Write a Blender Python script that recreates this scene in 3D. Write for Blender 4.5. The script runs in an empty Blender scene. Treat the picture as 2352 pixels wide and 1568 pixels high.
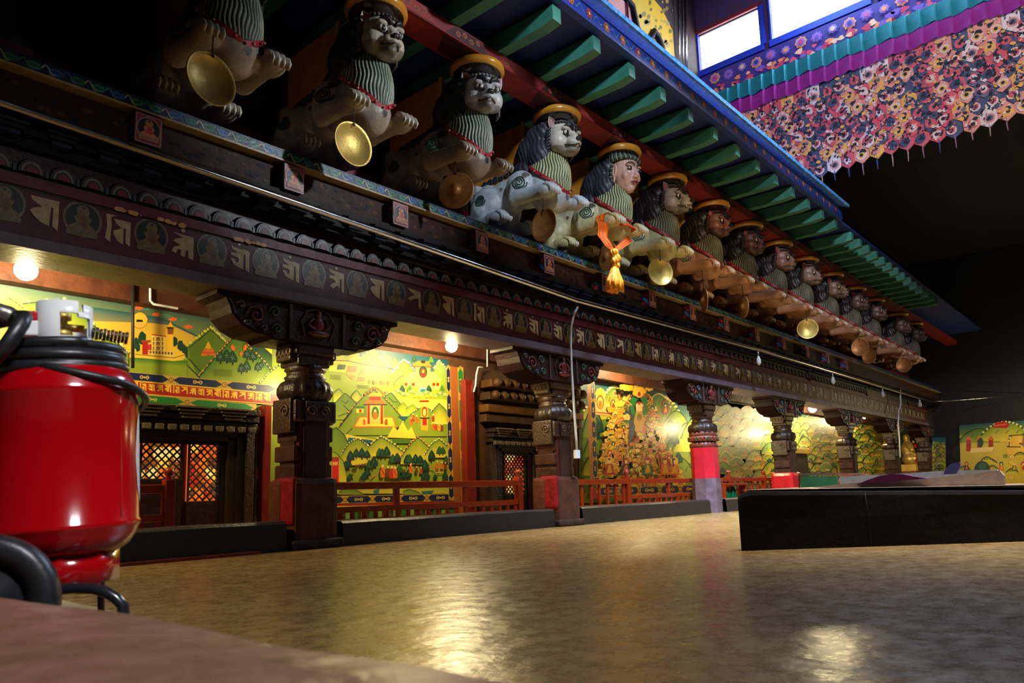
import bpy, bmesh, math, random
from mathutils import Vector, Matrix, noise
SC = bpy.context.scene
COL = SC.collection
PI = math.pi
H = 0.65                       # eye height above the courtyard floor
F = 1683.0                     # focal length in pixels of the 2352 x 1568 frame
AX = Vector((0.66378, 0.09048, 0.74277)); AX.normalize()      # world X, Y, Z axes seen from the camera (right, down, forward)
UP = Vector((-0.02967, -0.98871, 0.14687)); UP = (UP - AX * UP.dot(AX)).normalized()
YD = UP.cross(AX)

# ------------------------------------------------------------------ camera
cd = bpy.data.cameras.new('camera'); cam = bpy.data.objects.new('camera', cd); COL.objects.link(cam)
cd.sensor_width = 36.0; cd.lens = F / 2352 * 36.0; cd.shift_y = 96 / 2352; cd.clip_start = 0.02; cd.clip_end = 300
right = Vector((AX.x, YD.x, UP.x)); down = Vector((AX.y, YD.y, UP.y)); fwd = Vector((AX.z, YD.z, UP.z))
R3 = Matrix((right, -down, -fwd)).transposed()
cam.matrix_world = Matrix.Translation((0, 0, H)) @ R3.to_4x4()
cd.dof.use_dof = True; cd.dof.focus_distance = 9.0; cd.dof.aperture_fstop = 5.6
SC.camera = cam

# ------------------------------------------------------------------ world, exposure
w = bpy.data.worlds.new('world'); SC.world = w; w.use_nodes = True
w.node_tree.nodes['Background'].inputs[0].default_value = (0.012, 0.016, 0.03, 1)
w.node_tree.nodes['Background'].inputs[1].default_value = 0.12
SC.view_settings.view_transform = 'Standard'; SC.view_settings.look = 'None'
SC.view_settings.exposure = 0.0; SC.view_settings.gamma = 1.0; SC.view_settings.use_curve_mapping = False
SC.cycles.max_bounces = 6; SC.cycles.diffuse_bounces = 3; SC.cycles.sample_clamp_indirect = 4.0
SC.cycles.caustics_reflective = False; SC.cycles.caustics_refractive = False

def aim(o, target):
    o.rotation_euler = (Vector(target) - o.location).to_track_quat('-Z', 'Y').to_euler()
def area(name, loc, target, sx, sy, power, color):
    l = bpy.data.lights.new(name, 'AREA'); l.shape = 'RECTANGLE'; l.size = sx; l.size_y = sy
    l.energy = power; l.color = color
    o = bpy.data.objects.new(name, l); COL.objects.link(o); o.location = loc; aim(o, target); return o
def spot(name, loc, target, power, color, angle, blend=0.6, size=0.3):
    l = bpy.data.lights.new(name, 'SPOT'); l.energy = power; l.color = color; l.spot_size = math.radians(angle)
    l.spot_blend = blend; l.shadow_soft_size = size
    o = bpy.data.objects.new(name, l); COL.objects.link(o); o.location = loc; aim(o, target); return o
def point(name, loc, power, color, size=0.05):
    l = bpy.data.lights.new(name, 'POINT'); l.energy = power; l.color = color; l.shadow_soft_size = size
    o = bpy.data.objects.new(name, l); COL.objects.link(o); o.location = loc; return o

LAMP_COLOR = (1.0, 0.80, 0.40); LAMP_W = 230
# daylight entering through the clerestory windows of the far wall; the rest are added fills
area('daylight_far_windows', (20.85, 3.8, 15.2), (9, 3.5, 2), 6.0, 1.6, 1500, (0.45, 0.66, 1.0))
o = area('eave_fill', (9.0, 2.2, 16.8), (13.0, 5.9, 8.0), 5.0, 1.5, 2800, (0.62, 0.78, 1.0)); o.data.spread = math.radians(60)  # unseen area light over the court, placed to catch the rafter ends
spot('valance_fill', (1.0, -5.0, 13.0), (20.9, 4.6, 11.6), 12500, (0.9, 0.88, 1.0), 36, 0.5, 0.8)  # added spot outside the view, brightens the valance
o = area('overhead_fill', (0.4, -2.4, 4.5), (0.5, 2.0, 0.7), 1.0, 1.0, 32, (0.95, 0.95, 1.0)); o.data.spread = math.radians(60)  # added fill above the extinguisher and the ledge
o = area('platform_fill', (9.5, 0.6, 16.5), (10.5, 2.0, 0.5), 3.0, 3.0, 420, (0.85, 0.9, 1.0)); o.data.spread = math.radians(36)  # added downward fill for the things on the platform
spot('frieze_fill', (1.5, -3.0, 5.0), (2.6, 8.4, 3.55), 520, (0.95, 0.92, 0.9), 19, 1.0, 0.4)  # added spot that lifts the left stretch of the frieze
# added spots out of view, standing in for lamps on the carved figures
spot('figure_fill', (2.5, -2.5, 10.5), (11.2, 8.2, 6.5), 5600, (0.74, 0.86, 1.0), 22, 0.85, 0.45)
spot('warm_figure_fill', (5.0, -3.0, 10.0), (15.6, 7.4, 6.0), 3600, (1.0, 0.76, 0.42), 14, 0.8, 0.4)  # added warm spot for the paws of the farther figures
spot('side_figure_fill', (11.0, -4.0, 8.6), (6.4, 7.3, 6.3), 4300, (0.88, 0.94, 1.0), 23, 0.8, 0.35)  # added spot for the fronts of the first figures


# ------------------------------------------------------------------ helpers: pixels to points on the building's own planes
def ray(x, y):
    d = Vector((x - 1176, y - 880, F)); return Vector((AX.dot(d), YD.dot(d), UP.dot(d)))
def aY(x, y, Y):
    d = ray(x, y); k = Y / d.y; return Vector((d.x * k, Y, H + d.z * k))
def aX(x, y, X):
    d = ray(x, y); k = X / d.x; return Vector((X, d.y * k, H + d.z * k))
def aZ(x, y, Z):
    d = ray(x, y); k = (Z - H) / d.z; return Vector((d.x * k, d.y * k, Z))
def aD(x, y, D):
    d = ray(x, y); return Vector((0, 0, H)) + d * (D / F)

# ------------------------------------------------------------------ materials
MATS = {}
def srgb(r, g, b):
    f = lambda c: (c / 255 / 12.92) if c <= 10.3 else ((c / 255 + 0.055) / 1.055) ** 2.4
    return (f(r), f(g), f(b))
def mat(name, color=None, rough=0.6, metal=0.0, dirt=0.35, scale=6.0, bump=0.15, bscale=None, coat=0.0, emit=None, es=0.0, spec=0.5, stretch=(1, 1, 1), color2=None):
    """procedural surface; color None reads the paint colours stored on the mesh"""
    if name in MATS: return MATS[name]
    m = bpy.data.materials.new(name); m.use_nodes = True; nt = m.node_tree; N = nt.nodes; L = nt.links
    b = N['Principled BSDF']; b.inputs['Roughness'].default_value = rough; b.inputs['Metallic'].default_value = metal
    b.inputs['Coat Weight'].default_value = coat; b.inputs['Specular IOR Level'].default_value = spec
    tc = N.new('ShaderNodeTexCoord'); mp = N.new('ShaderNodeMapping'); L.new(tc.outputs['Object'], mp.inputs[0])
    mp.inputs['Scale'].default_value = stretch
    n = N.new('ShaderNodeTexNoise'); n.inputs['Scale'].default_value = scale; n.inputs['Detail'].default_value = 6; n.inputs['Roughness'].default_value = 0.65
    L.new(mp.outputs[0], n.inputs['Vector'])
    if color is None:
        a = N.new('ShaderNodeAttribute'); a.attribute_name = 'Col'; src = a.outputs['Color']
    else:
        a = N.new('ShaderNodeRGB'); a.outputs[0].default_value = (*color, 1); src = a.outputs[0]
    mx = N.new('ShaderNodeMix'); mx.data_type = 'RGBA'; L.new(src, mx.inputs['A'])
    rp = N.new('ShaderNodeMapRange'); L.new(n.outputs['Fac'], rp.inputs[0]); rp.inputs[1].default_value = 0.42; rp.inputs[2].default_value = 0.72
    rp.inputs[3].default_value = 0; rp.inputs[4].default_value = dirt
    L.new(rp.outputs[0], mx.inputs['Factor'])
    if color2 is None:
        mul = N.new('ShaderNodeMix'); mul.data_type = 'RGBA'; mul.blend_type = 'MULTIPLY'; mul.inputs['Factor'].default_value = 1
        L.new(src, mul.inputs['A']); mul.inputs['B'].default_value = (0.25, 0.2, 0.16, 1); L.new(mul.outputs['Result'], mx.inputs['B'])
    else: mx.inputs['B'].default_value = (*color2, 1)
    L.new(mx.outputs['Result'], b.inputs['Base Color'])
    if bump:
        n2 = N.new('ShaderNodeTexNoise'); n2.inputs['Scale'].default_value = bscale or scale * 4; n2.inputs['Detail'].default_value = 4
        L.new(mp.outputs[0], n2.inputs['Vector'])
        bp = N.new('ShaderNodeBump'); bp.inputs['Strength'].default_value = bump; bp.inputs['Distance'].default_value = 0.02
        L.new(n2.outputs['Fac'], bp.inputs['Height']); L.new(bp.outputs[0], b.inputs['Normal'])
    rr = N.new('ShaderNodeMapRange'); L.new(n.outputs['Fac'], rr.inputs[0]); rr.inputs[3].default_value = max(0.03, rough - 0.12); rr.inputs[4].default_value = min(1, rough + 0.15)
    L.new(rr.outputs[0], b.inputs['Roughness'])
    if emit: b.inputs['Emission Color'].default_value = (*emit, 1); b.inputs['Emission Strength'].default_value = es
    MATS[name] = m; return m

# ------------------------------------------------------------------ mesh builder
class MB:
    def __init__(s): s.v = []; s.f = []; s.c = []; s.M = None; s.smooth = []
    def _add(s, vs, fs, col, smooth=False):
        o = len(s.v)
        if s.M is not None: vs = [s.M @ Vector(v) for v in vs]
        s.v += [tuple(v) for v in vs]
        for f in fs: s.f.append([o + i for i in f]); s.smooth.append(smooth)
        if col and isinstance(col[0], (tuple, list)): s.c += list(col)
        else: s.c += [col or (0.5, 0.5, 0.5)] * len(vs)
        return s
    def box(s, c, d, col=None, rz=0, bev=0.0, R=None):
        R = R or Matrix.Rotation(rz, 3, 'Z'); c = Vector(c); x, y, z = d[0] / 2, d[1] / 2, d[2] / 2
        if bev <= 0:
            vs = [c + R @ Vector((i * x, j * y, k * z)) for k in (-1, 1) for j in (-1, 1) for i in (-1, 1)]
            fs = [(0, 2, 3, 1), (4, 5, 7, 6), (0, 1, 5, 4), (2, 6, 7, 3), (0, 4, 6, 2), (1, 3, 7, 5)]
            return s._add(vs, fs, col)
        b = min(bev, x * 0.9, y * 0.9, z * 0.9); bm = bmesh.new(); bmesh.ops.create_cube(bm, size=1)
        for v in bm.verts: v.co = Vector((v.co.x * 2 * x, v.co.y * 2 * y, v.co.z * 2 * z))
        bmesh.ops.bevel(bm, geom=bm.edges[:], offset=b, segments=2, affect='EDGES', profile=0.6)
        vs = [c + R @ v.co for v in bm.verts]; bm.verts.index_update(); fs = [[v.index for v in f.verts] for f in bm.faces]; bm.free()
        return s._add(vs, fs, col)
    def bx(s, x0, x1, y0, y1, z0, z1, col=None, bev=0.0):
        return s.box(((x0 + x1) / 2, (y0 + y1) / 2, (z0 + z1) / 2), (abs(x1 - x0), abs(y1 - y0), abs(z1 - z0)), col, 0, bev)
    def lathe(s, prof, c=(0, 0, 0), n=24, col=None, R=None, lobes=0, la=0.0, a0=0.0, a1=2 * PI):
        R = R or Matrix.Identity(3); c = Vector(c); vs = []; full = abs(a1 - a0 - 2 * PI) < 1e-4; m = n if full else n + 1
        for r, z in prof:
            for i in range(m):
                a = a0 + (a1 - a0) * i / n; k = 1 + (la * abs(math.sin(a * lobes / 2)) if lobes and r > 0 else 0)
                vs.append(c + R @ Vector((r * k * math.cos(a), r * k * math.sin(a), z)))
        fs = []
        for j in range(len(prof) - 1):
            for i in range(n):
                i2 = (i + 1) % m if full else i + 1
                fs.append((j * m + i, j * m + i2, (j + 1) * m + i2, (j + 1) * m + i))
        return s._add(vs, fs, col, True)
    def tube(s, pts, r, n=8, col=None, closed=False):
        pts = [Vector(p) for p in pts]; k = len(pts); rs = r if isinstance(r, (list, tuple)) else [r] * k; vs = []; prev = None
        for i, p in enumerate(pts):
            if closed: t = pts[(i + 1) % k] - pts[i - 1]
            else: t = pts[min(i + 1, k - 1)] - pts[max(i - 1, 0)]
            t.normalize()
            if prev is None: u = t.orthogonal().normalized()
            else: u = (prev - t * prev.dot(t)); u = u.normalized() if u.length > 1e-6 else t.orthogonal().normalized()
            prev = u; v = t.cross(u)
            for j in range(n):
                a = 2 * PI * j / n; vs.append(p + (u * math.cos(a) + v * math.sin(a)) * rs[i])
        fs = []; kk = k if closed else k - 1
        for i in range(kk):
            i2 = (i + 1) % k
            for j in range(n): j2 = (j + 1) % n; fs.append((i * n + j, i * n + j2, i2 * n + j2, i2 * n + j))
        if not closed: fs.append(list(range(n))[::-1]); fs.append([(k - 1) * n + j for j in range(n)])
        return s._add(vs, fs, col, True)
    def ell(s, c, r, col=None, n=16, m=10, R=None):
        R = R or Matrix.Identity(3); c = Vector(c); r = (r, r, r) if not isinstance(r, (tuple, list)) else r; vs = []
        for j in range(m + 1):
            t = PI * j / m
            for i in range(n):
                a = 2 * PI * i / n
                vs.append(c + R @ Vector((r[0] * math.sin(t) * math.cos(a), r[1] * math.sin(t) * math.sin(a), r[2] * math.cos(t))))
        fs = [(j * n + i, (j + 1) * n + i, (j + 1) * n + (i + 1) % n, j * n + (i + 1) % n) for j in range(m) for i in range(n)]
        return s._add(vs, fs, col, True)
    def prism(s, poly, y0, y1, col=None, plane='XZ', col2=None):
        """poly in the plane, pulled along the third axis"""
        n = len(poly)
        def P(p, d): return {'XZ': (p[0], d, p[1]), 'YZ': (d, p[0], p[1]), 'XY': (p[0], p[1], d)}[plane]
        vs = [P(p, y0) for p in poly] + [P(p, y1) for p in poly]
        s._add(vs, [list(range(n))[::-1], [n + i for i in range(n)]] + [(i, (i + 1) % n, n + (i + 1) % n, n + i) for i in range(n)], col)
        return s
    def poly(s, pts, col): return s._add(pts, [list(range(len(pts)))], col)
    def build(s, name, m, parent=None, loc=(0, 0, 0), smooth_angle=None):
        me = bpy.data.meshes.new(name); me.from_pydata(s.v, [], s.f); me.update()
        at = me.color_attributes.new('Col', 'FLOAT_COLOR', 'POINT')
        flat = []
        for c in s.c: flat += [c[0], c[1], c[2], 1.0]
        at.data.foreach_set('color', flat)
        me.polygons.foreach_set('use_smooth', s.smooth)
        me.materials.append(m if m else MATS['paint'])
        o = bpy.data.objects.new(name, me); COL.objects.link(o); o.location = loc
        if parent: o.parent = parent
        return o

def tag(o, label=None, cat=None, group=None, kind=None):
    if label: o['label'] = label
    if cat: o['category'] = cat
    if group: o['group'] = group
    if kind: o['kind'] = kind
    return o
def empty(name, loc, label=None, cat=None, group=None, rz=0):
    o = bpy.data.objects.new(name, None); COL.objects.link(o); o.location = loc; o.rotation_euler = (0, 0, rz); o.empty_display_size = 0.1
    return tag(o, label, cat, group)
def copy_tree(o, parent=None):
    c = o.copy(); COL.objects.link(c); c.parent = parent
    for ch in list(o.children): copy_tree(ch, c)
    return c
def struct(o): o['kind'] = 'structure'; return o

def blob(mb, voxel, smooth=4, name='blob'):
    """fuse the builder's overlapping solids into one continuous skin"""
    me = bpy.data.meshes.new(name); me.from_pydata(mb.v, [], mb.f); me.update()
    o = bpy.data.objects.new(name, me); COL.objects.link(o)
    r = o.modifiers.new('r', 'REMESH'); r.mode = 'VOXEL'; r.voxel_size = voxel; r.use_smooth_shade = True
    sm = o.modifiers.new('s', 'SMOOTH'); sm.iterations = smooth; sm.factor = 0.5
    dg = bpy.context.evaluated_depsgraph_get(); ev = o.evaluated_get(dg); m2 = bpy.data.meshes.new_from_object(ev)
    out = MB(); out.v = [tuple(v.co) for v in m2.vertices]; out.f = [list(p.vertices) for p in m2.polygons]
    out.smooth = [True] * len(out.f); out.c = [(0.5, 0.5, 0.5)] * len(out.v)
    bpy.data.objects.remove(o); bpy.data.meshes.remove(me); bpy.data.meshes.remove(m2)
    return out
def paintv(mb, fn): mb.c = [fn(Vector(v)) for v in mb.v]; return mb

# materials used across the hall
mat('paint', None, 0.55, dirt=0.5, scale=5, bump=0.2)
mat('art', None, 0.45, dirt=0.12, scale=3, bump=0.05)
mat('old_wood', None, 0.55, dirt=0.7, scale=4, bump=0.5, bscale=14, spec=0.2)
mat('carved', None, 0.38, dirt=0.6, scale=7, bump=0.6, bscale=22)
mat('varnish', None, 0.25, dirt=0.35, scale=5, bump=0.12, coat=0.3)
mat('cloth', None, 0.85, dirt=0.25, scale=9, bump=0.3)
mat('dark', (0.012, 0.010, 0.012), 0.6, dirt=0.4)
mat('steel', (0.45, 0.45, 0.47), 0.25, metal=1.0, dirt=0.2, bump=0.05)
mat('rubber', (0.012, 0.013, 0.015), 0.38, dirt=0.3, bump=0.1, spec=0.6)
mat('brass', (0.72, 0.50, 0.12), 0.4, metal=0.55, dirt=0.6, scale=7, bump=0.15, color2=(0.30, 0.17, 0.04))
mat('copper', (0.55, 0.24, 0.07), 0.42, metal=0.5, dirt=0.6, scale=9, bump=0.2, color2=(0.20, 0.07, 0.02))
# ================================================================== SETTING
# floor: worn, polished earth-and-stone floor
def floor_mat():
    m = bpy.data.materials.new('floor_stone'); m.use_nodes = True; nt = m.node_tree; N = nt.nodes; L = nt.links; b = N['Principled BSDF']
    tc = N.new('ShaderNodeTexCoord'); n = N.new('ShaderNodeTexNoise'); n.inputs['Scale'].default_value = 0.7; n.inputs['Detail'].default_value = 9; n.inputs['Roughness'].default_value = 0.7
    L.new(tc.outputs['Object'], n.inputs['Vector'])
    n3 = N.new('ShaderNodeTexNoise'); n3.inputs['Scale'].default_value = 7; n3.inputs['Detail'].default_value = 8; n3.inputs['Roughness'].default_value = 0.75; L.new(tc.outputs['Object'], n3.inputs['Vector'])
    cr = N.new('ShaderNodeValToRGB'); e = cr.color_ramp.elements; e[0].position = 0.34; e[0].color = (*srgb(104, 74, 40), 1); e[1].position = 0.68; e[1].color = (*srgb(168, 136, 80), 1)
    e2 = e.new(0.5); e2.color = (*srgb(134, 102, 58), 1)
    mx = N.new('ShaderNodeMath'); mx.operation = 'MULTIPLY_ADD'; L.new(n3.outputs['Fac'], mx.inputs[0]); mx.inputs[1].default_value = 0.55; 
    m2 = N.new('ShaderNodeMath'); m2.operation = 'MULTIPLY'; L.new(n.outputs['Fac'], m2.inputs[0]); m2.inputs[1].default_value = 0.45; L.new(m2.outputs[0], mx.inputs[2])
    L.new(mx.outputs[0], cr.inputs[0]); L.new(cr.outputs[0], b.inputs['Base Color'])
    rr = N.new('ShaderNodeMapRange'); L.new(n3.outputs['Fac'], rr.inputs[0]); rr.inputs[1].default_value = 0.3; rr.inputs[2].default_value = 0.7; rr.inputs[3].default_value = 0.20; rr.inputs[4].default_value = 0.36
    L.new(rr.outputs[0], b.inputs['Roughness']); b.inputs['Specular IOR Level'].default_value = 0.6
    n2 = N.new('ShaderNodeTexNoise'); n2.inputs['Scale'].default_value = 5; n2.inputs['Detail'].default_value = 7; L.new(tc.outputs['Object'], n2.inputs['Vector'])
    bp = N.new('ShaderNodeBump'); bp.inputs['Strength'].default_value = 0.35; bp.inputs['Distance'].default_value = 0.03; L.new(n2.outputs['Fac'], bp.inputs['Height']); L.new(bp.outputs[0], b.inputs['Normal'])
    return m
FM = floor_mat()
fl = MB(); fl.bx(-6, 46, -14, 8.75, -0.12, 0)
struct(fl.build('floor', FM))
gf = MB(); gf.bx(-6, 46, 8.75, 12.5, -0.12, 0.26); struct(gf.build('floor', FM))

# near stone bench under the camera, and the low step behind it
rng = random.Random(3)
def ledge():
    bm = bmesh.new(); nx, ny = 26, 60; x0, x1, y0, y1 = -1.4, 0.385, -1.2, 2.4
    g = []
    for j in range(ny + 1):
        y = y0 + (y1 - y0) * j / ny
        edge = x1 + 0.015 * noise.noise(Vector((0, y * 3, 0))) - (0.055 * max(0, y - 0.75) / 0.5 if y < 1.4 else 0.071)
        row = []
        for i in range(nx + 1):
            t = i / nx; x = x0 + (edge - x0) * t
            z = 0.53 + 0.006 * noise.noise(Vector((x * 4, y * 4, 1))) - (0.012 * max(0, t - 0.94) / 0.06)
            row.append(bm.verts.new((x, y, z)))
        row.append(bm.verts.new((edge + 0.012, y, 0.50))); row.append(bm.verts.new((edge + 0.012, y, 0.0)))
        g.append(row)
    for j in range(ny):
        for i in range(len(g[0]) - 1): bm.faces.new((g[j][i], g[j][i + 1], g[j + 1][i + 1], g[j + 1][i]))
    mb = MB(); bm.verts.index_update(); mb.v = [tuple(v.co) for v in bm.verts]; mb.f = [[v.index for v in f.verts] for f in bm.faces]; mb.smooth = [True] * len(mb.f); mb.c = [srgb(118, 84, 66)] * len(mb.v); bm.free()
    return mb
lm = mat('ledge_stone', srgb(136, 98, 80), 0.4, dirt=0.9, scale=14, bump=0.6, bscale=18, color2=srgb(96, 70, 34))
tag(ledge().build('stone_ledge', lm), 'worn brown stone ledge filling the near foreground', 'ledge')
st = MB(); st.bx(0.425, 0.84, 0.6, 3.2, 0.0, 0.355, (0.1, 0.08, 0.06)); tag(st.build('stone_step', mat('step_stone', srgb(90, 70, 52), 0.6)), 'low stone step behind the foreground ledge, under the red extinguisher', 'step')

# gallery back wall, ceilings, far end wall
W = MB(); W.bx(-6, 42.3, 10.45, 10.75, 0.0, 4.0, srgb(86, 52, 30)); struct(W.build('wall_back', mat('gallery_wall', None, 0.7, dirt=0.5)))
W = MB(); W.bx(-6, 42.25, 9.02, 10.42, 4.0, 4.15, srgb(96, 66, 34)); struct(W.build('ceiling', mat('gallery_ceiling', None, 0.6, dirt=0.6, scale=2, stretch=(1, 8, 1))))
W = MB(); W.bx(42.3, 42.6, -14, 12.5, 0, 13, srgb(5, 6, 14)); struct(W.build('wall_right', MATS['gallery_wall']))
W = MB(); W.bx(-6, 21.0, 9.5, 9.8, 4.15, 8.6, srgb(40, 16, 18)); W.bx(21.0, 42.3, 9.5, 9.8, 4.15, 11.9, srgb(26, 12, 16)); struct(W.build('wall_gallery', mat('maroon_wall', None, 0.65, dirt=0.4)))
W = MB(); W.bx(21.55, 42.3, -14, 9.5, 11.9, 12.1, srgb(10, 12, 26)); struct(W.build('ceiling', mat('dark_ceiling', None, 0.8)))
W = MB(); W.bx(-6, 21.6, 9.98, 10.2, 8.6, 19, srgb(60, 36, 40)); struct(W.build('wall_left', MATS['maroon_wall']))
# clerestory wall across the far end of the court, with its two bright windows
XW = 21.2
def wy(px, py): q = aX(px, py, XW); return q.y, q.z
wins = [((1582, 83), (1746, 12), (1752, 97), (1582, 162)), ((1771, -60), (1990, -150), (1970, 6), (1776, 83))]
rects = []
for q in wins:
    ys = [wy(*p)[0] for p in q]; zs = [wy(*p)[1] for p in q]
    rects.append(((ys[1] + ys[2]) / 2, (ys[0] + ys[3]) / 2, (zs[2] + zs[3]) / 2, (zs[0] + zs[1]) / 2))
zb = 14.2; zt = 15.5
rects = [(7.86, 10.0 - 0.02 if False else 9.93, zb, zt), (4.75, 7.50, zb, zt + 0.95), (1.2, 4.4, zb, zt + 0.95), (-3.0, 0.8, zb, zt + 0.95)]
W = MB(); wc = srgb(70, 42, 70)
W.bx(XW, XW + 0.3, -14, 10.0, 11.9, zb, wc)
W.bx(XW, XW + 0.3, 7.86, 9.98, zt, 19, wc); W.bx(XW, XW + 0.3, 9.93, 9.98, zb, zt, wc); W.bx(XW, XW + 0.3, 7.50, 7.86, zb, 19, wc)
W.bx(XW, XW + 0.3, 4.75, 7.50, zt + 0.95, 19, wc); W.bx(XW, XW + 0.3, 4.4, 4.75, zb, 19, wc); W.bx(XW, XW + 0.3, 1.2, 4.4, zt + 0.95, 19, wc)
W.bx(XW, XW + 0.3, 0.8, 1.2, zb, 19, wc); W.bx(XW, XW + 0.3, -3.0, 0.8, zt + 0.95, 19, wc); W.bx(XW, XW + 0.3, -14, -3.0, zb, 19, wc)
struct(W.build('wall_far', mat('painted_wall', None, 0.6, dirt=0.8, scale=7, color2=srgb(40, 46, 110))))
sky_m = bpy.data.materials.new('bright_sky_pane'); sky_m.use_nodes = True
bb = sky_m.node_tree.nodes['Principled BSDF']; bb.inputs['Base Color'].default_value = (0.8, 0.85, 0.9, 1); bb.inputs['Emission Color'].default_value = (0.93, 0.97, 1.0, 1); bb.inputs['Emission Strength'].default_value = 6.0
fr_c = srgb(30, 60, 190)
for k, (ya, yb, z0, z1) in enumerate(rects):
    r = MB(); t = 0.09
    r.bx(XW - 0.10, XW + 0.06, ya - t, yb + t, z0 - 0.22, z0 - 0.01, fr_c); r.bx(XW - 0.08, XW + 0.06, ya - t, yb + t, z1, z1 + 0.12, srgb(120, 30, 40))
    r.bx(XW - 0.08, XW + 0.06, ya - 0.16, ya + 0.005, z0 - 0.02, z1 + 0.01, fr_c); r.bx(XW - 0.08, XW + 0.06, yb - 0.005, yb + 0.05, z0 - 0.02, z1 + 0.01, fr_c)
    wf = struct(r.build('window_%d' % (k + 1), MATS['paint']))
    p = MB(); p.bx(XW + 0.12, XW + 0.14, ya, yb, z0, z1); p.build('window_pane', sky_m, wf)

# ------------------------------------------------------------------ eave over the court: soffit, rafters, fascia
EX0, EX1 = -3.0, 20.9
W = MB(); W.bx(EX0, 42.3, 6.05, 9.48, 7.93, 8.0, srgb(24, 46, 120)); struct(W.build('trim_1', mat('soffit', None, 0.6, dirt=0.5)))
def flower(mb, y, x, z, r, c1, c2, ax='Y', d=0.004):
    for k in range(6):
        a = k * PI / 3; q = [(math.cos(t) * r * 0.42 + math.cos(a) * r * 0.6, math.sin(t) * r * 0.42 + math.sin(a) * r * 0.6) for t in [i * PI / 3 for i in range(6)]]
        mb.poly([(x + u, y, z + v) for u, v in q][::-1], c1)
    mb.poly([(x + math.cos(i * PI / 4) * r * 0.35, y - d, z + math.sin(i * PI / 4) * r * 0.35) for i in range(8)][::-1], c2)
W = MB(); W.bx(EX0, EX1, 5.92, 6.05, 7.90, 8.18, srgb(42, 66, 160))

x = EX0 + 0.3; k = 0
while x < EX1 - 0.2:
    flower(W, 5.915, x, 8.04, 0.085, srgb(200, 110, 60) if k % 3 else srgb(190, 70, 70), srgb(230, 190, 130))
    pts = [(x + 0.11 + i * 0.03, 8.04 + 0.05 * math.sin(i * 0.9 + k)) for i in range(9)]
    for i in range(8):
        W.poly([(pts[i][0], 5.914, pts[i][1] - 0.012), (pts[i + 1][0], 5.914, pts[i + 1][1] - 0.012), (pts[i + 1][0], 5.914, pts[i + 1][1] + 0.012), (pts[i][0], 5.914, pts[i][1] + 0.012)], srgb(90, 140, 190))
    x += 0.48; k += 1
tag(W.build('eave_fascia', mat('fascia_paint', None, 0.32, dirt=0.35, scale=8)), 'long blue painted eave board with small orange flowers above the rafter ends', 'eave board')
W = MB(); s0 = [(5.70, 8.26), (6.5, 8.58), (6.5, 8.50), (5.72, 8.20)]
W.prism([(a, b) for a, b in s0], EX0, EX1, srgb(60, 150, 225), plane='YZ')
tag(W.build('eave_coping', mat('coping', None, 0.25, dirt=0.5, scale=12, coat=0.4, color2=srgb(200, 220, 235))), 'glossy light blue sloping coping along the top of the eave', 'coping')
def wedge(X):
    m = MB(); c = srgb(60, 130, 112)
    prof = [(6.04, 7.62), (6.04, 7.86), (7.4, 7.90), (9.45, 7.90), (9.45, 7.63), (6.30, 7.585)]
    m.prism(prof, -0.10, 0.10, c, plane='YZ')
    return m
rf0 = None
rx = [5.0 + 1.045 * k - 1.045 * 8 for k in range(0, 24)]
for k, X in enumerate(rx):
    if rf0 is None: rf0 = wedge(X).build('rafter', mat('rafter_paint', None, 0.45, dirt=0.35), loc=(X, 0, 0)); o = rf0
    else: o = rf0.copy(); COL.objects.link(o); o.location = (X, 0, 0)
    tag(o, 'green painted rafter end projecting under the blue eave board', 'rafter', 'rafters under the eave')
for k in range(24): 
    X = 22.1 + k * 0.83
    if X > 33: break
    o = rf0.copy(); COL.objects.link(o); o.location = (X, 0, 0); tag(o, 'dim green rafter in the dark stretch beyond the hanging valance', 'rafter', 'rafters in the dark far gallery')
# far eave, running across the court under the valance
# red beam above the carved lions
W = MB(); rc = srgb(128, 34, 36)
W.bx(EX0, 42.3, 7.16, 7.62, 7.365, 7.585, rc)
x = EX0; k = 0
while x < 30:
    seg = srgb(60, 20, 26) if k % 2 else srgb(150, 44, 40)
    W.poly([(x, 7.155, 7.385), (x + 0.9, 7.155, 7.385), (x + 0.7, 7.155, 7.565), (x + 0.2, 7.155, 7.565)], seg)
    W.poly([(x, 7.20, 7.36), (x + 0.2, 7.58, 7.36), (x + 0.7, 7.58, 7.36), (x + 0.9, 7.20, 7.36)], seg)
    for i in range(4): flower(W, 7.152, x + 0.25 + 0.14 * i, 7.46 + 0.04 * (i % 2), 0.05, srgb(170, 80, 60), srgb(60, 70, 90), d=0.002)
    x += 1.1; k += 1
tag(W.build('red_beam', mat('red_beam_paint', None, 0.5, dirt=0.5)), 'long red beam with faded floral panels running over the lion heads', 'beam')
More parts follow.
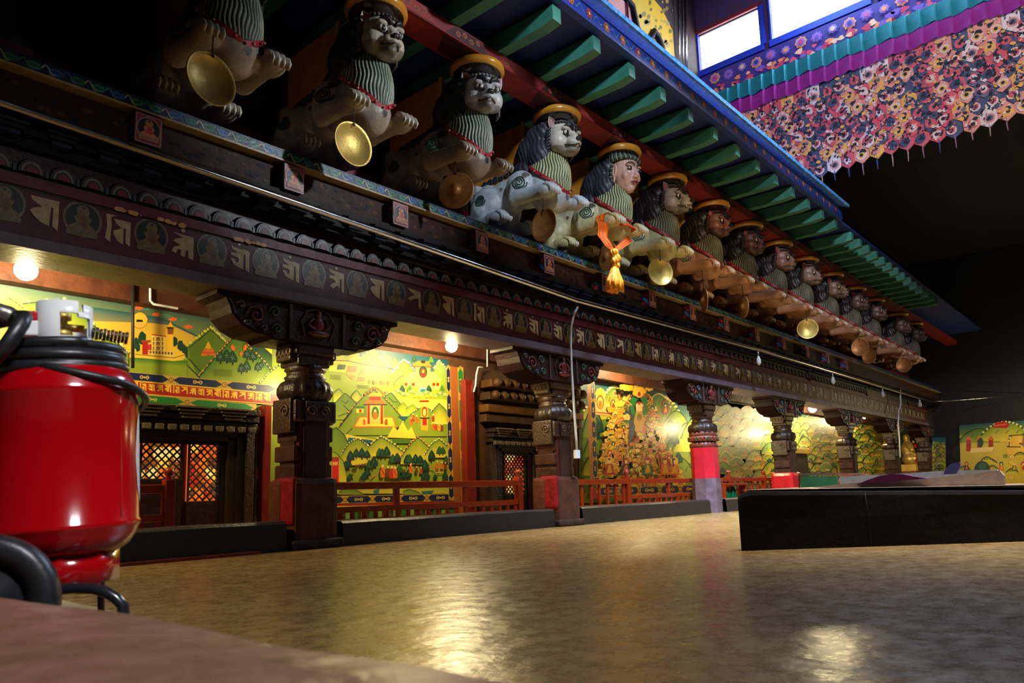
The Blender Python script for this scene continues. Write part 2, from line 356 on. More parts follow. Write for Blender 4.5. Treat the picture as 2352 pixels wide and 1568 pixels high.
# ================================================================== upper side wall: arched yellow surround, conduits
A = MB(); Yw = 9.97
def art_px(mb, pts, Y, col): mb.poly([aY(px, py, Y) for px, py in pts], col)
art = MB()
art_px(art, [(1262, -60), (1470, -40), (1520, 20), (1545, 70), (1553, 176), (1520, 160), (1400, 60), (1262, -40)], Yw, srgb(232, 176, 30))
rng = random.Random(5)
for k in range(60):
    x = rng.uniform(1462, 1545); y = rng.uniform(0, 150)
    if x < 1455 + max(0, (y - 50)) * 0.75: continue
    r = rng.uniform(2, 5); art_px(art, [(x + r * math.cos(a), y + r * math.sin(a) * 1.3) for a in [i * PI / 3 for i in range(6)]], Yw - 0.006, rng.choice([srgb(150, 120, 60), srgb(180, 150, 80), srgb(120, 110, 60)]))
tag(art.build('arch_surround', MATS['art']), 'yellow painted arch surround on the upper side wall, beyond the eave', 'arch')
fr = MB(); pth = [(1395, -40), (1430, -12), (1452, 14), (1457, 40), (1463, 66), (1477, 88), (1490, 92), (1497, 84), (1502, 72), (1512, 88), (1520, 108), (1524, 130), (1527, 150)]
fr.tube([aY(px, py, Yw - 0.05) for px, py in pth], 0.10, 8, srgb(36, 20, 24)); 
pan = [(1262, -60), (1395, -45), (1425, -14), (1448, 16), (1453, 42), (1460, 80), (1440, 78), (1300, -2)]
o = fr.build('arch_window', MATS['old_wood']); tag(o, 'dark ogee arch frame with pale peach panels in the upper side wall', 'window')
pm = MB(); art_px(pm, pan, Yw - 0.02, srgb(235, 150, 130)); 
art_px(pm, [(1330, -30), (1372, -40), (1388, -10), (1360, 15)], Yw - 0.03, srgb(240, 90, 70))
pm.build('panel', MATS['art'], o)
for (a, b, wd) in [((1390, -45), (1398, 60), 0.05), ((1440, -2), (1446, 90), 0.03)]:
    m = MB(); m.tube([aY(*a, Yw - 0.06), aY(*b, Yw - 0.06)], wd, 8, srgb(150, 60, 60)); m.build('mullion', MATS['paint'], o)
for i, (dx, r) in enumerate([(0, 0.035), (11, 0.03), (20, 0.045)]):
    m = MB(); m.tube([aY(1555 + dx * 0.8, -60, 9.85), aY(1559 + dx * 0.8, 60, 9.85), aY(1562 + dx * 0.75, 172 + dx * 0.3, 9.85)], r, 8, (0.5, 0.5, 0.55))
    tag(m.build('conduit', MATS['steel']), ['thin bright vertical pipe nearest the yellow arch, in the upper corner', 'middle of the three vertical pipes in the upper corner', 'thickest of the three vertical pipes, beside the first window'][i], 'pipe')
m = MB(); q = aY(1545, 158, 9.8); m.tube([q + Vector((math.cos(a) * 0.13, 0, math.sin(a) * 0.13)) for a in [i * PI / 6 for i in range(13)]], 0.03, 6, (0.6, 0.6, 0.6)); m.box(q + Vector((0.05, 0, -0.1)), (0.3, 0.2, 0.12), (0.2, 0.2, 0.22)); m.box(q + Vector((0.05, 0.09, -0.1)), (0.06, 0.2, 0.05), (0.2, 0.2, 0.22))
tag(m.build('pipe_clamp', MATS['steel']), 'small metal clamp at the foot of the corner pipes above the eave', 'clamp')
# bright eave end where the coping meets the far wall is part of the coping

# ================================================================== brocade valance on the far wall
XV = 20.98
val = empty('brocade_valance', (XV, 4.0, 12.9), 'wide brocade temple valance of hexagonal patchwork pendants under green and purple pleats', 'valance')
def VP(mb, pts, col, d=0.0): mb.poly([(XV - d - val.location.x, y - val.location.y, z - val.location.z) for y, z in pts], col)
BAND = [srgb(60, 60, 130), srgb(190, 90, 150), srgb(230, 150, 90), srgb(200, 60, 110), srgb(110, 80, 170), srgb(220, 190, 150)]
# painted brocade strip under the windows
m = MB(); VP(m, [(9.9, 12.98), (-6, 12.98), (-6, 13.9), (9.9, 13.9)], srgb(64, 50, 130), -0.08)
y = 9.85; k = 0; rng = random.Random(11)
while y > -5.5:
    c = (y, 13.62 + 0.05 * (k % 2)); r = 0.17
    for rr, cc, dd in [(r, BAND[(k * 2) % 6], -0.06), (r * 0.72, srgb(150, 110, 190), -0.05), (r * 0.4, BAND[(k + 2) % 6], -0.04)]:
        VP(m, [(c[0] + rr * math.cos(t) * (1 + 0.12 * math.cos(8 * t)), c[1] + rr * math.sin(t) * (1 + 0.12 * math.cos(8 * t))) for t in [i * PI / 12 for i in range(24)]], cc, dd)
    for j in range(7):
        yy = y + rng.uniform(-0.22, 0.22); zz = rng.uniform(13.02, 13.4); r2 = rng.uniform(0.05, 0.12); cc = rng.choice([srgb(235, 140, 90), srgb(220, 80, 110), srgb(240, 190, 150), srgb(200, 60, 90), srgb(120, 90, 180)])
        VP(m, [(yy + r2 * math.cos(t) * (1 + 0.4 * math.cos(3 * t + j)), zz + r2 * 0.8 * math.sin(t)) for t in [i * PI / 6 for i in range(12)]], cc, -0.055 + 0.004 * j)
    y -= 0.46; k += 1
m.build('brocade_band', MATS['art'], val)
def pleats(z0, z1, col, name, d0):
    m = MB(); y = 9.9; n = 0
    V = []; yy = 9.92; step = 0.05
    nn = int((9.92 + 6) / step)
    for i in range(nn):
        ph = i * step / 0.36; f = ph - math.floor(ph); off = 0.04 + 0.07 * f ** 1.5
        yv = 9.92 - i * step; jj = 0.025 * math.sin(ph * 2.1)
        V.append((XV - d0 - off - val.location.x, yv - val.location.y, z1 - val.location.z)); V.append((XV - d0 - off * 1.6 - val.location.x, yv - val.location.y, z0 + jj - val.location.z))
    m._add(V, [(2 * i, 2 * i + 1, 2 * i + 3, 2 * i + 2) for i in range(nn - 1)], col)
    return m.build(name, MATS['cloth'], val)
pleats(12.46, 12.98, srgb(12, 120, 128), 'green_pleats', 0.20)
pleats(12.00, 12.50, srgb(150, 28, 128), 'purple_pleats', 0.17)
PC = [srgb(240, 176, 84), srgb(236, 214, 206), srgb(220, 84, 96), srgb(70, 78, 104), srgb(230, 150, 130), srgb(104, 106, 126), srgb(236, 206, 196), srgb(214, 90, 100)]
def pendant(rng, wd, hg, i):
    m = MB(); b = rng.randrange(8); col = PC[b]; h = wd / 2
    outer = [(-h, 0), (-h, -hg + h * 0.8), (0, -hg), (h, -hg + h * 0.8), (h, 0)]
    n0 = len(outer)
    bow = [(0, y, z) for y, z in outer]
    m._add([(-0.012, 0, 0)] + [(0.012 if abs(y) > h * 0.9 else -0.02, y, z) for y, z in outer], [(0, 1, 2), (0, 2, 3), (0, 3, 4), (0, 4, 5)], col)
    m._add([(0.03, y, z) for y, z in outer], [[4, 3, 2, 1, 0]], col)
    # rim, medallion and cloud scraps woven in the cloth
    def P(pts, c, d): m.poly([(-0.02 - d, y, z) for y, z in pts], c)
    dk = srgb(30, 30, 44)
    cx, cz = rng.uniform(-0.06, 0.06), -hg * 0.62
    c1, c2 = PC[(b + 2 + rng.randrange(3)) % 8], PC[(b + 4) % 8]
    ro = wd * rng.uniform(0.27, 0.36)
    for rr, cc, dd in [(ro, c1, 0.004), (ro * 0.68, c2, 0.008), (ro * 0.36, dk, 0.012)]:
        P([(cx + rr * math.cos(t) * (1 + 0.03 * math.cos(7 * t)), cz + rr * math.sin(t) * (1 + 0.03 * math.cos(7 * t))) for t in [k * PI / 10 for k in range(20)]], cc, dd)
    for j in range(13):
        yy = rng.uniform(-h * 0.7, h * 0.7); zz = rng.uniform(-hg * 0.8, -0.06); r2 = rng.uniform(0.014, 0.045)
        P([(yy + r2 * math.cos(t) * (1 + 0.6 * math.cos(2 * t + j)), zz + r2 * 1.2 * math.sin(t)) for t in [k * PI / 5 for k in range(10)]], rng.choice([dk, c2, PC[(b + 5) % 8], dk]), 0.014 + j * 0.001)
    return m
rows, wd, pitch = 7, 0.375, 0.365; rng = random.Random(21); bank = [pendant(random.Random(100 + i), wd, 0.62, i) for i in range(26)]
bank_me = []
spots_v = []
for r in range(rows):
    y = 9.7 - (wd / 2 if r % 2 else 0)
    while y > -2.0:
        drop = 0.10 * math.sin(y * 1.7 + r) * 0.4
        spots_v.append((r, y, 12.10 - r * pitch + drop)); y -= wd * 0.99
spots_v.sort(key=lambda s: (s[1] < 0.4, s[1]))            # the nearest hangings first
protos = []
rest = MB()
mcl = mat('brocade', None, 0.7, dirt=0.25, scale=12, bump=0.25)
for i, (r, y, z) in enumerate(spots_v):
    d = 0.10 + 0.012 * (rows - r)
    rl = (rng.uniform(-0.03, 0.03))
    if i < 100:
        if i < 26:
            o = bank[i].build('pendant', mcl, val); protos.append(o)
        else: o = protos[rng.randrange(26)].copy(); COL.objects.link(o); o.parent = val
        o.location = (-d, y - val.location.y, z - val.location.z); o.rotation_euler = (rl, 0, rng.uniform(-0.12, 0.12))
    else:
        s = bank[rng.randrange(26)]; rest.M = Matrix.Translation((-d, y - val.location.y, z - val.location.z)) @ Matrix.Rotation(rl, 4, 'X') @ Matrix.Rotation(rng.uniform(-0.12, 0.12), 4, 'Z')
        o0 = len(rest.v); rest.v += [tuple(rest.M @ Vector(v)) for v in s.v]; rest.f += [[o0 + j for j in f] for f in s.f]; rest.smooth += s.smooth; rest.c += s.c
tag(rest.build('pendants', mcl, val), kind='stuff')
# tassels below the lowest row
ts = MB(); y = 9.7
zz = 12.10 - (rows - 1) * pitch - 0.56
while y > -2.0:
    ts.tube([(-0.13, y - 4.0, zz - 12.9 + 0.03), (-0.13, y - 4.0 + rng.uniform(-0.02, 0.02), zz - 12.9 - 0.12), (-0.13, y - 4.0, zz - 12.9 - rng.uniform(0.28, 0.38))], [0.008, 0.02, 0.014], 5, rng.choice([srgb(150, 110, 130), srgb(60, 70, 130), srgb(170, 140, 130)]))
    y -= wd * 0.99
ts.M = None; ts.build('tassel_fringe', MATS['cloth'], val)
# ================================================================== writing and painted motifs (drawn flat on their own boards)
# letters of the ornamental mantra script: outlines in a unit cell, head-stroke on top
GL = {
 'ya': [[(0, 1), (1, 1), (1, 0), (.8, .12), (.8, .74), (.72, .76), (.68, .1), (.42, .16), (.15, .33), (0, .5), (.1, .6), (.3, .66), (.4, .7), (.2, .78), (.04, .88)]],
 'mi': [[(0, 1), (.42, 1), (.2, .92), (.24, .6), (.2, .02), (0, .12), (.06, .6)], [(.3, .88), (1, .88), (1, 0), (.82, .1), (.8, .62), (.72, .62), (.72, .02), (.5, .1), (.34, .3), (.3, .46), (.5, .52), (.62, .6), (.42, .72)]],
 'ra': [[(.04, .92), (1, .88), (1, 0), (.78, .06), (.76, .32), (.66, .32), (.6, .06), (.42, .1), (.44, .3), (.3, .32), (.2, .14), (.02, .2), (.12, .38), (.4, .46), (.06, .6), (.2, .7), (.5, .78)], [(.5 + .1 * math.cos(t), 1.06 + .07 * math.sin(t)) for t in [i * PI / 4 for i in range(8)]]],
 'hum': [[(.04, .98), (.2, .9), (.6, .86), (.7, .9), (1, .84), (1, 0), (.8, .08), (.78, .7), (.7, .7), (.68, .06), (.52, .1), (.2, .2), (.03, .42), (.2, .44), (.34, .3), (.44, .36), (.44, .5), (.05, .56), (.03, .66), (.4, .7), (.1, .8)], [(.45 + .08 * math.cos(t), 1.05 + .06 * math.sin(t)) for t in [i * PI / 4 for i in range(8)]]],
 'ka': [[(.02, .94), (1, .88), (1, 0), (.84, .06), (.84, .6), (.74, .6), (.74, .2), (.55, .28), (.3, .1), (.1, .22), (.3, .36), (.5, .42), (.36, .52), (.05, .56), (.1, .68), (.5, .74), (.1, .82)], [(.5 + .09 * math.cos(t), 1.05 + .07 * math.sin(t)) for t in [i * PI / 4 for i in range(8)]]],
 'pa': [[(0, .96), (1, .9), (1, 0), (.82, .1), (.8, .56), (.5, .5), (.2, .36), (.0, .44), (.2, .56), (.52, .7), (.2, .8)]],
}
GK = ['ya', 'mi', 'ra', 'hum', 'hum', 'ka', 'ya', 'pa']
def glyph(mb, key, x, z, w, h, Y, col):
    for pl in GL[key]: mb.poly([(x + u * w, Y, z + v * h) for u, v in pl], col)
def disc2(mb, x, z, rx, rz, Y, col, n=16, a0=0, a1=2 * PI):
    mb.poly([(x + rx * math.cos(a0 + (a1 - a0) * i / n), Y, z + rz * math.sin(a0 + (a1 - a0) * i / n)) for i in range(n if a1 - a0 > 6.2 else n + 1)], col)
def buddha(mb, x, z, s, Y, pal=None):
    halo, rim, body, robe, lot = pal or (srgb(26, 44, 54), srgb(150, 138, 110), srgb(176, 140, 66), srgb(150, 96, 50), srgb(150, 130, 92))
    disc2(mb, x, z + .06 * s, .44 * s, .46 * s, Y, rim, 20); disc2(mb, x, z + .06 * s, .38 * s, .40 * s, Y - .002, halo, 20)
    disc2(mb, x, z + .27 * s, .15 * s, .15 * s, Y - .003, rim, 12)
    mb.poly([(x - .36 * s, Y - .004, z - .3 * s), (x - .3 * s, Y - .004, z - .16 * s), (x + .3 * s, Y - .004, z - .16 * s), (x + .36 * s, Y - .004, z - .3 * s), (x + .34 * s, Y - .004, z - .38 * s), (x - .34 * s, Y - .004, z - .38 * s)], lot)
    mb.poly([(x + u * s, Y - .006, z + v * s) for u, v in [(-.3, -.16), (-.14, -.04), (-.2, .1), (-.1, .17), (.1, .17), (.2, .1), (.14, -.04), (.3, -.16), (.14, -.22), (-.14, -.22)]], body)
    mb.poly([(x + u * s, Y - .008, z + v * s) for u, v in [(-.12, -.1), (-.02, .14), (.1, .14), (.14, -.04), (.1, -.14)]], robe)
    disc2(mb, x, z + .25 * s, .075 * s, .09 * s, Y - .008, body, 10); disc2(mb, x, z + .34 * s, .03 * s, .04 * s, Y - .009, halo, 8)
def stroke(mb, pts, w, Y, col):
    for i in range(len(pts) - 1):
        (x0, z0), (x1, z1) = pts[i], pts[i + 1]; dx, dz = x1 - x0, z1 - z0; l = math.hypot(dx, dz) or 1; nx, nz = -dz / l * w / 2, dx / l * w / 2
        mb.poly([(x0 - nx, Y, z0 - nz), (x1 - nx, Y, z1 - nz), (x1 + nx, Y, z1 + nz), (x0 + nx, Y, z0 + nz)], col)

# ================================================================== frieze with mantra letters and seated-buddha medallions
YF = 8.40
mar = srgb(74, 18, 40); LET = srgb(176, 164, 128)
fz = empty('mantra_frieze', (5.4, YF + 0.25, 3.24), 'long maroon frieze beam with large pale mantra letters between seated buddha medallions, above the pillars', 'frieze')
def fp(o): o.location = -fz.location; o.parent = fz; return o
m = MB(); m.bx(-2, 40, YF, YF + 0.55, 3.36, 3.92, mar); m.bx(-2, 40, YF - 0.05, YF + 0.6, 3.24, 3.36, srgb(96, 82, 100))
m.bx(-2, 40, YF - 0.035, YF + 0.1, 3.885, 4.0, srgb(88, 22, 48)); m.bx(-2, 40, YF - 0.006, YF + 0.1, 3.865, 3.887, srgb(12, 6, 8))
for k, Z in enumerate([7, 3.1, 3.55, 4.5, 4.62]):     # plaster chips along the upper moulding
    if k: 
        rg = random.Random(k)
        for j in range(9): xx = Z + rg.uniform(-0.14, 0.14); r = rg.uniform(.008, .03); disc2(m, xx, 3.89 + rg.uniform(-.01, .012), r * 1.6, r, YF - .037 - j * .0005, srgb(200, 150, 96), 7)
fp(m.build('beam', mat('frieze_paint', None, 0.5, dirt=0.5, scale=4)))
kk = 0; gcache = {}; GM_ = mat('faded_gold_leaf', None, 0.45, dirt=0.5, scale=10); BM_ = mat('faded_medallion', None, 0.4, dirt=0.7, scale=16)
def fpart(key, nm, make, mt, x):
    if key not in gcache: q = make().build(nm, mt, fz); gcache[key] = q
    else: q = gcache[key].copy(); COL.objects.link(q); q.parent = fz
    q.location = -fz.location + Vector((x, 0, 0))
def mk_glyph(key):
    q = MB(); glyph(q, key, -0.13, 3.50, 0.26, 0.32, YF - 0.006, LET); return q
def mk_bud():
    q = MB(); buddha(q, 0, 3.66, 0.44, YF - 0.006, (srgb(30, 40, 46), srgb(112, 104, 88), srgb(120, 102, 66), srgb(100, 76, 50), srgb(108, 98, 76))); return q
x = 2.27 - 0.72 * 3
while x < 39:
    key = GK[(kk - 3) % len(GK)]
    fpart(key, 'mantra_letter', lambda: mk_glyph(key), GM_, x); fpart('bud', 'buddha_medallion', mk_bud, BM_, x + 0.36)
    x += 0.72; kk += 1

# lotus-petal course above the frieze
lp = MB(); lp.bx(-2, 40, YF - 0.02, YF + 0.4, 4.005, 4.255, srgb(40, 14, 22))
x = 2.11 - 0.29 * 14
while x < 30:
    for rr, c, d in [(0.138, srgb(30, 34, 44), 0.0), (0.112, srgb(110, 104, 92), 0.01), (0.088, srgb(34, 40, 60), 0.014), (0.064, srgb(104, 24, 40), 0.022)]:
        n = 9; vs = []; 
        for i in range(n + 1):
            a = PI * i / n; u = rr * math.cos(a); v = rr * 1.25 * math.sin(a)
            vs.append((x + u, YF - 0.03 - d, 4.02 + v)); vs.append((x + u * 0.86, YF - 0.085 - d, 4.02 + v * 0.86))
        o = len(vs); lp._add(vs, [(2 * i, 2 * i + 1, 2 * i + 3, 2 * i + 2) for i in range(n)] + [[2 * i + 1 for i in range(n + 1)]], c)
    lp.box((x + 0.145, YF - 0.05, 4.05), (0.03, 0.05, 0.07), srgb(50, 60, 80)); x += 0.29
tag(lp.build('lotus_moulding', mat('petal_paint', None, 0.4, dirt=0.5)), 'row of dark rounded lotus petals with pale rims running just above the maroon frieze', 'moulding')

# dark stepped bracket courses between petals and pipe
dk = MB(); 
for z0, z1, y0, c in [(4.26, 4.36, YF - 0.12, srgb(16, 14, 24)), (4.36, 4.50, YF - 0.22, srgb(20, 16, 24)), (4.50, 4.58, YF - 0.34, srgb(36, 24, 20))]:
    dk.bx(-2, 42, y0, YF + 1.05, z0 + .002, z1, c)
x = -2
while x < 26:
    for j in range(4): dk.bx(x + 0.03 * j, x + 0.36 - 0.03 * j, YF - 0.36 + 0.035 * j, YF - 0.1, 4.47 - 0.05 * j, 4.50 - 0.05 * j + 0.01, srgb(34, 40, 66) if j % 2 else srgb(18, 20, 32))
    x += 0.46
tag(dk.build('stepped_bracket_course', mat('dark_paint', None, 0.5, dirt=0.4, spec=0.15, bump=0.1)), 'dark stepped bracket course between the lotus petals and the buddha block ends', 'bracket course')
# back plate with painted flowers between the block ends
dk = MB(); dk.bx(-2, 42, YF - 0.22, YF + 1.05, 4.585, 4.96, srgb(58, 34, 26))
rg = random.Random(8); x = -1
while x < 30:
    disc2(dk, x, rg.uniform(4.66, 4.9), rg.uniform(.02, .06), rg.uniform(.015, .04), YF - .222 - rg.uniform(0, .003), rg.choice([srgb(24, 16, 20), srgb(90, 60, 30), srgb(60, 24, 30), srgb(26, 34, 50)]), 7); x += 0.06
tag(dk.build('painted_backboard', MATS['dark_paint']), 'brown backboard with faded floral painting behind the buddha block ends', 'board')
# blue-green scroll shelf
sh = MB(); sh.bx(-2, 42, YF - 0.34, YF + 1.05, 4.98, 5.13, srgb(26, 52, 84)); sh.bx(-2, 42, YF - 0.36, YF + 1.05, 4.965, 4.99, srgb(170, 150, 110))
x = -1; k = 0
while x < 24:
    c = [srgb(70, 150, 130), srgb(60, 110, 190), srgb(50, 130, 100)][k % 3]
    for q in range(2):
        pts = [(x + (0.02 + 0.05 * t / 9) * math.cos(t * 0.8 + q * PI) , 5.055 + (0.012 + 0.035 * t / 9) * math.sin(t * 0.8 + q * PI)) for t in range(10)]
        stroke(sh, pts, 0.014, YF - 0.343, c)
    stroke(sh, [(x + 0.07 + i * 0.02, 5.055 + 0.045 * math.sin(i * 0.9)) for i in range(7)], 0.016, YF - 0.344, srgb(190, 180, 150) if k % 2 else c)
    x += 0.2; k += 1
tag(sh.build('scroll_shelf', mat('shelf_paint', None, 0.35, dirt=0.5)), 'narrow blue and green scrollwork shelf edge running under the carved lions', 'shelf')
# crimson board under the lions
cb = MB(); cb.bx(-2, 42, 9.44, 9.49, 5.14, 6.0, srgb(110, 14, 34)); tag(cb.build('crimson_board', mat('crimson', None, 0.5, dirt=0.3)), 'plain crimson board on the wall below the carved lions', 'board')

# painted block ends, one per lion
BX = [aY(340, 300, 8.0).x + 1.80 * k for k in range(0, 16)]
BX = [1.33, 3.11, 4.94, 6.72, 8.45, 10.22, 12.05, 13.85, 15.7, 17.5, 19.4, 21.3, 23.2, 25.1, 27]
def block():
    m = MB(); m.bx(-0.15, 0.15, 8.00, 8.17, 4.60, 4.93, srgb(58, 26, 40), 0.008)
    m.poly([(-0.14, 7.997, 4.575), (0.14, 7.997, 4.575), (0.14, 7.997, 4.915), (-0.14, 7.997, 4.915)], srgb(158, 128, 128))
    m.poly([(-0.125, 7.995, 4.59), (0.125, 7.995, 4.59), (0.125, 7.995, 4.9), (-0.125, 7.995, 4.9)], srgb(150, 52, 66))
    buddha(m, 0, 4.73, 0.31, 7.99, (srgb(26, 34, 60), srgb(170, 120, 110), srgb(190, 130, 70), srgb(180, 70, 60), srgb(160, 110, 100)))
    for k in range(6): 
        r = 0.02 + 0.012 * (k % 3); y = 8.03 + 0.022 * k; z = 4.66 + 0.05 * ((k * 3) % 5)
        m.poly([(-0.152 - .001 * k, y + r * math.cos(t), z + r * math.sin(t)) for t in [i * PI / 5 for i in range(10)]], srgb(150, 40, 50) if k % 2 else srgb(50, 110, 170))
    return m
b0 = None
blab = {1: 'buddha-painted block end nearest the left edge, behind the shiny pipe', 2: 'buddha-painted block end right below the second hanging brass disc'}
for i, X in enumerate(BX):
    if b0 is None: b0 = block().build('painted_block_end', mat('block_paint', None, 0.4, dirt=0.3, scale=9)); o = b0
    else: o = b0.copy(); COL.objects.link(o)
    o.location = (X, 0, 0)
    tag(o, 'square beam end painted with a seated buddha, in the row above the pipe', 'block end', 'painted block ends above the pipe')

# long metal pipe with hooks, and the thin wire beyond its end
m = MB(); pts = [(-3.5, 7.96, 4.5), (1.7, 7.95, 4.5), (5.1, 7.95, 4.40), (10.9, 7.95, 4.20), (19.3, 7.95, 4.30), (29.5, 7.95, 4.30), (38.6, 7.95, 4.30)]
fine = []
for i in range(len(pts) - 1):
    for j in range(6): fine.append(Vector(pts[i]).lerp(Vector(pts[i + 1]), j / 6))
m.tube(fine + [pts[-1]], 0.048, 12, (0.35, 0.36, 0.4)); tag(m.build('curtain_pipe', mat('dull_steel', (0.5, 0.52, 0.56), 0.18, metal=1.0, dirt=0.3, scale=3, bump=0.05, color2=(0.12, 0.1, 0.09))), 'long shiny metal pipe running the length of the gallery above the frieze', 'pipe')
m = MB(); m.tube([(38.5, 7.95, 4.28), aX(2175, 921, 40), aX(2250, 915, 41), aX(2365, 904, 42.2)], 0.012, 5, (0.2, 0.2, 0.2)); tag(m.build('sagging_wire', MATS['steel']), 'thin dark wire leading from the pipe end into the darkness at right', 'wire')
# little unlit bulbs hanging from the pipe
lab = ['unlit bulb on the pipe nearest the camera, above the red octagonal pillar', 'unlit bulb on the pipe just right of the far lit lamp', 'third unlit bulb along the pipe, above the fifth pillar', 'last unlit bulb, near the far end of the pipe']
for (px, py), lb in zip([(1740, 795), (1911, 848), (2025, 878), (2110, 905)], lab):
    p = aY(px, py, 7.95); p.z = 4.245 if p.x < 19.3 else 4.27; r = 0.06 + 0.0012 * (p.x - 15)
    o = empty('hanging_bulb', p, lb, 'light bulb')
    a = MB(); a.lathe([(0.0, 0.02), (r * 0.5, 0.0), (r * 0.5, -0.1), (r * 0.4, -0.12)], n=10, col=(0.5, 0.5, 0.5)); a.build('socket', MATS['steel'], o)
    g = MB(); g.lathe([(r * 0.4, -0.12), (r * 0.9, -0.22), (r, -0.3), (r * 0.7, -0.36), (0, -0.39)], n=12, col=(0.75, 0.7, 0.6)); g.build('glass_bulb', mat('milky_glass', (0.6, 0.6, 0.55), 0.15, bump=0), o)

# ================================================================== pillars
def pillar(worn, dark=False):
    """returns list of (part name, mesh builder, material)"""
    P = []; wood = srgb(62, 38, 28) if not dark else srgb(54, 28, 30); redp = srgb(150, 26, 30)
    # plinth and lower shaft
    m = MB(); m.box((0, 0, 0.46), (0.66, 0.66, 0.92), srgb(84, 50, 38), bev=0.08); m.box((0, 0, 0.06), (0.78, 0.78, 0.12), srgb(60, 44, 34), bev=0.04); m.box((-0.29, -0.08, 0.62), (0.14, 0.44, 0.62), redp, bev=0.06); m.box((0.29, -0.06, 0.60), (0.14, 0.44, 0.64), srgb(110, 30, 28), bev=0.06); m.box((-0.30, 0.12, 0.5), (0.16, 0.3, 0.8), srgb(96, 50, 36), bev=0.06)
    P.append(('base', m, 'old_wood'))
    m = MB()
    m.box((0, 0, 1.42), (0.38, 0.56, 1.16), wood, bev=0.03); m.box((0, 0, 1.42), (0.54, 0.36, 1.16), wood, bev=0.03)
    m.box((0, -0.02, 1.30), (0.48, 0.46, 0.9), srgb(94, 40, 34), bev=0.02)
    for z, w_ in [(0.99, 0.585), (1.24, 0.60), (1.50, 0.57)]: m.box((-0.01 + 0.02 * (z > 1.3), 0, z), (w_, 0.48, 0.21), srgb(70, 42, 32), bev=0.025)
    P.append(('shaft', m, 'old_wood'))
    m = MB(); m.box((0, 0, 1.80), (0.64, 0.56, 0.30), wood, bev=0.03); m.box((-0.31, 0, 1.74), (0.10, 0.44, 0.46), wood, bev=0.02); m.box((0.33, 0, 1.74), (0.07, 0.3, 0.2), wood, bev=0.02)
    m.box((0, -0.29, 1.8), (0.36, 0.06, 0.26), wood, bev=0.01)
    for sx in (-1, 1):
        m.tube([(sx * 0.365, -0.1 + 0.09 * math.cos(t) * (1 - t / 12), 1.8 + 0.09 * math.sin(t) * (1 - t / 12)) for t in [i * 0.6 for i in range(16)]], 0.018, 6, srgb(90, 66, 44))
        m.tube([(sx * 0.1 + 0.07 * math.cos(t) * (1 - t / 12), -0.325, 1.8 + 0.07 * math.sin(t) * (1 - t / 12)) for t in [i * 0.6 for i in range(16)]], 0.015, 6, srgb(90, 66, 44))
    P.append(('carved_block', m, 'carved'))
    m = MB(); m.lathe([(0.26, 1.95), (0.315, 1.98), (0.35, 2.05), (0.35, 2.13), (0.315, 2.20), (0.25, 2.24)], n=64, col=srgb(48, 32, 26), lobes=16, la=0.07); P.append(('lobed_ring', m, 'carved'))
    m = MB(); m.lathe([(0.25, 2.22), (0.285, 2.28), (0.25, 2.31), (0.25, 2.35), (0.285, 2.38), (0.25, 2.44)], n=32, col=wood); m.box((0, 0, 2.50), (0.50, 0.46, 0.16), wood, bev=0.03); m.box((0, 0, 2.64), (0.60, 0.52, 0.14), wood, bev=0.03)
    for sx in (-1, 1):
        m.box((sx * 0.29, 0, 2.60), (0.12, 0.36, 0.24), srgb(70, 52, 38), bev=0.03)
        for j in range(4): m.tube([(sx * 0.355, -0.16 + 0.09 * j + 0.04 * math.cos(t), 2.60 + 0.05 * math.sin(t)) for t in [i * 0.7 for i in range(10)]], 0.013, 5, srgb(110, 86, 56))
    P.append(('neck', m, 'carved'))
    # cloud-shaped bracket arm
    prof = [(-1.42, 3.235), (-1.42, 3.18), (-1.30, 3.15), (-1.25, 3.06), (-1.22, 2.96), (-1.10, 2.84), (-0.92, 2.76), (-0.72, 2.745), (-0.66, 2.70), (0.66, 2.70), (0.72, 2.745), (0.92, 2.76), (1.10, 2.84), (1.22, 2.96), (1.25, 3.06), (1.30, 3.15), (1.42, 3.18), (1.42, 3.235)]
    m = MB(); m.prism(prof, -0.26, 0.30, srgb(30, 6, 9), 'XZ')
    P.append(('bracket', m, 'old_wood'))
    m = MB(); fy = -0.27
    inner = [(u * 0.97, 2.97 + (v - 2.97) * 0.93) for u, v in prof[2:16]]
    m.prism(inner, -0.285, -0.255, srgb(52, 30, 34), 'XZ')
    for sx in (-0.42, 0.42): m.box((sx, -0.30, 2.97), (0.045, 0.03, 0.46), srgb(80, 60, 60))
    cols = [srgb(64, 84, 100), srgb(110, 40, 44), srgb(60, 90, 84), srgb(96, 70, 60)]
    for s_ in (-1, 1):
        for (cx, cz, r, n_) in [(0.92, 2.98, 0.13, 14), (0.66, 3.06, 0.085, 12), (0.62, 2.84, 0.075, 12), (1.12, 3.08, 0.055, 10), (0.80, 2.82, 0.05, 10), (1.02, 2.86, 0.045, 10)]:
            m.tube([(s_ * (cx + r * (1 - t / n_) * math.cos(t * 0.75)), -0.30, cz + r * (1 - t / n_) * math.sin(t * 0.75)) for t in range(n_)], 0.018, 6, cols[int(cx * 10) % 4])
    # seated figure in the middle panel
    m.ell((0, -0.31, 2.98), (0.09, 0.04, 0.12), srgb(120, 40, 44), 12, 8); m.ell((0, -0.31, 3.13), (0.045, 0.035, 0.055), srgb(110, 60, 54), 10, 8); m.ell((0, -0.31, 2.86), (0.18, 0.045, 0.05), srgb(110, 40, 44), 12, 8)
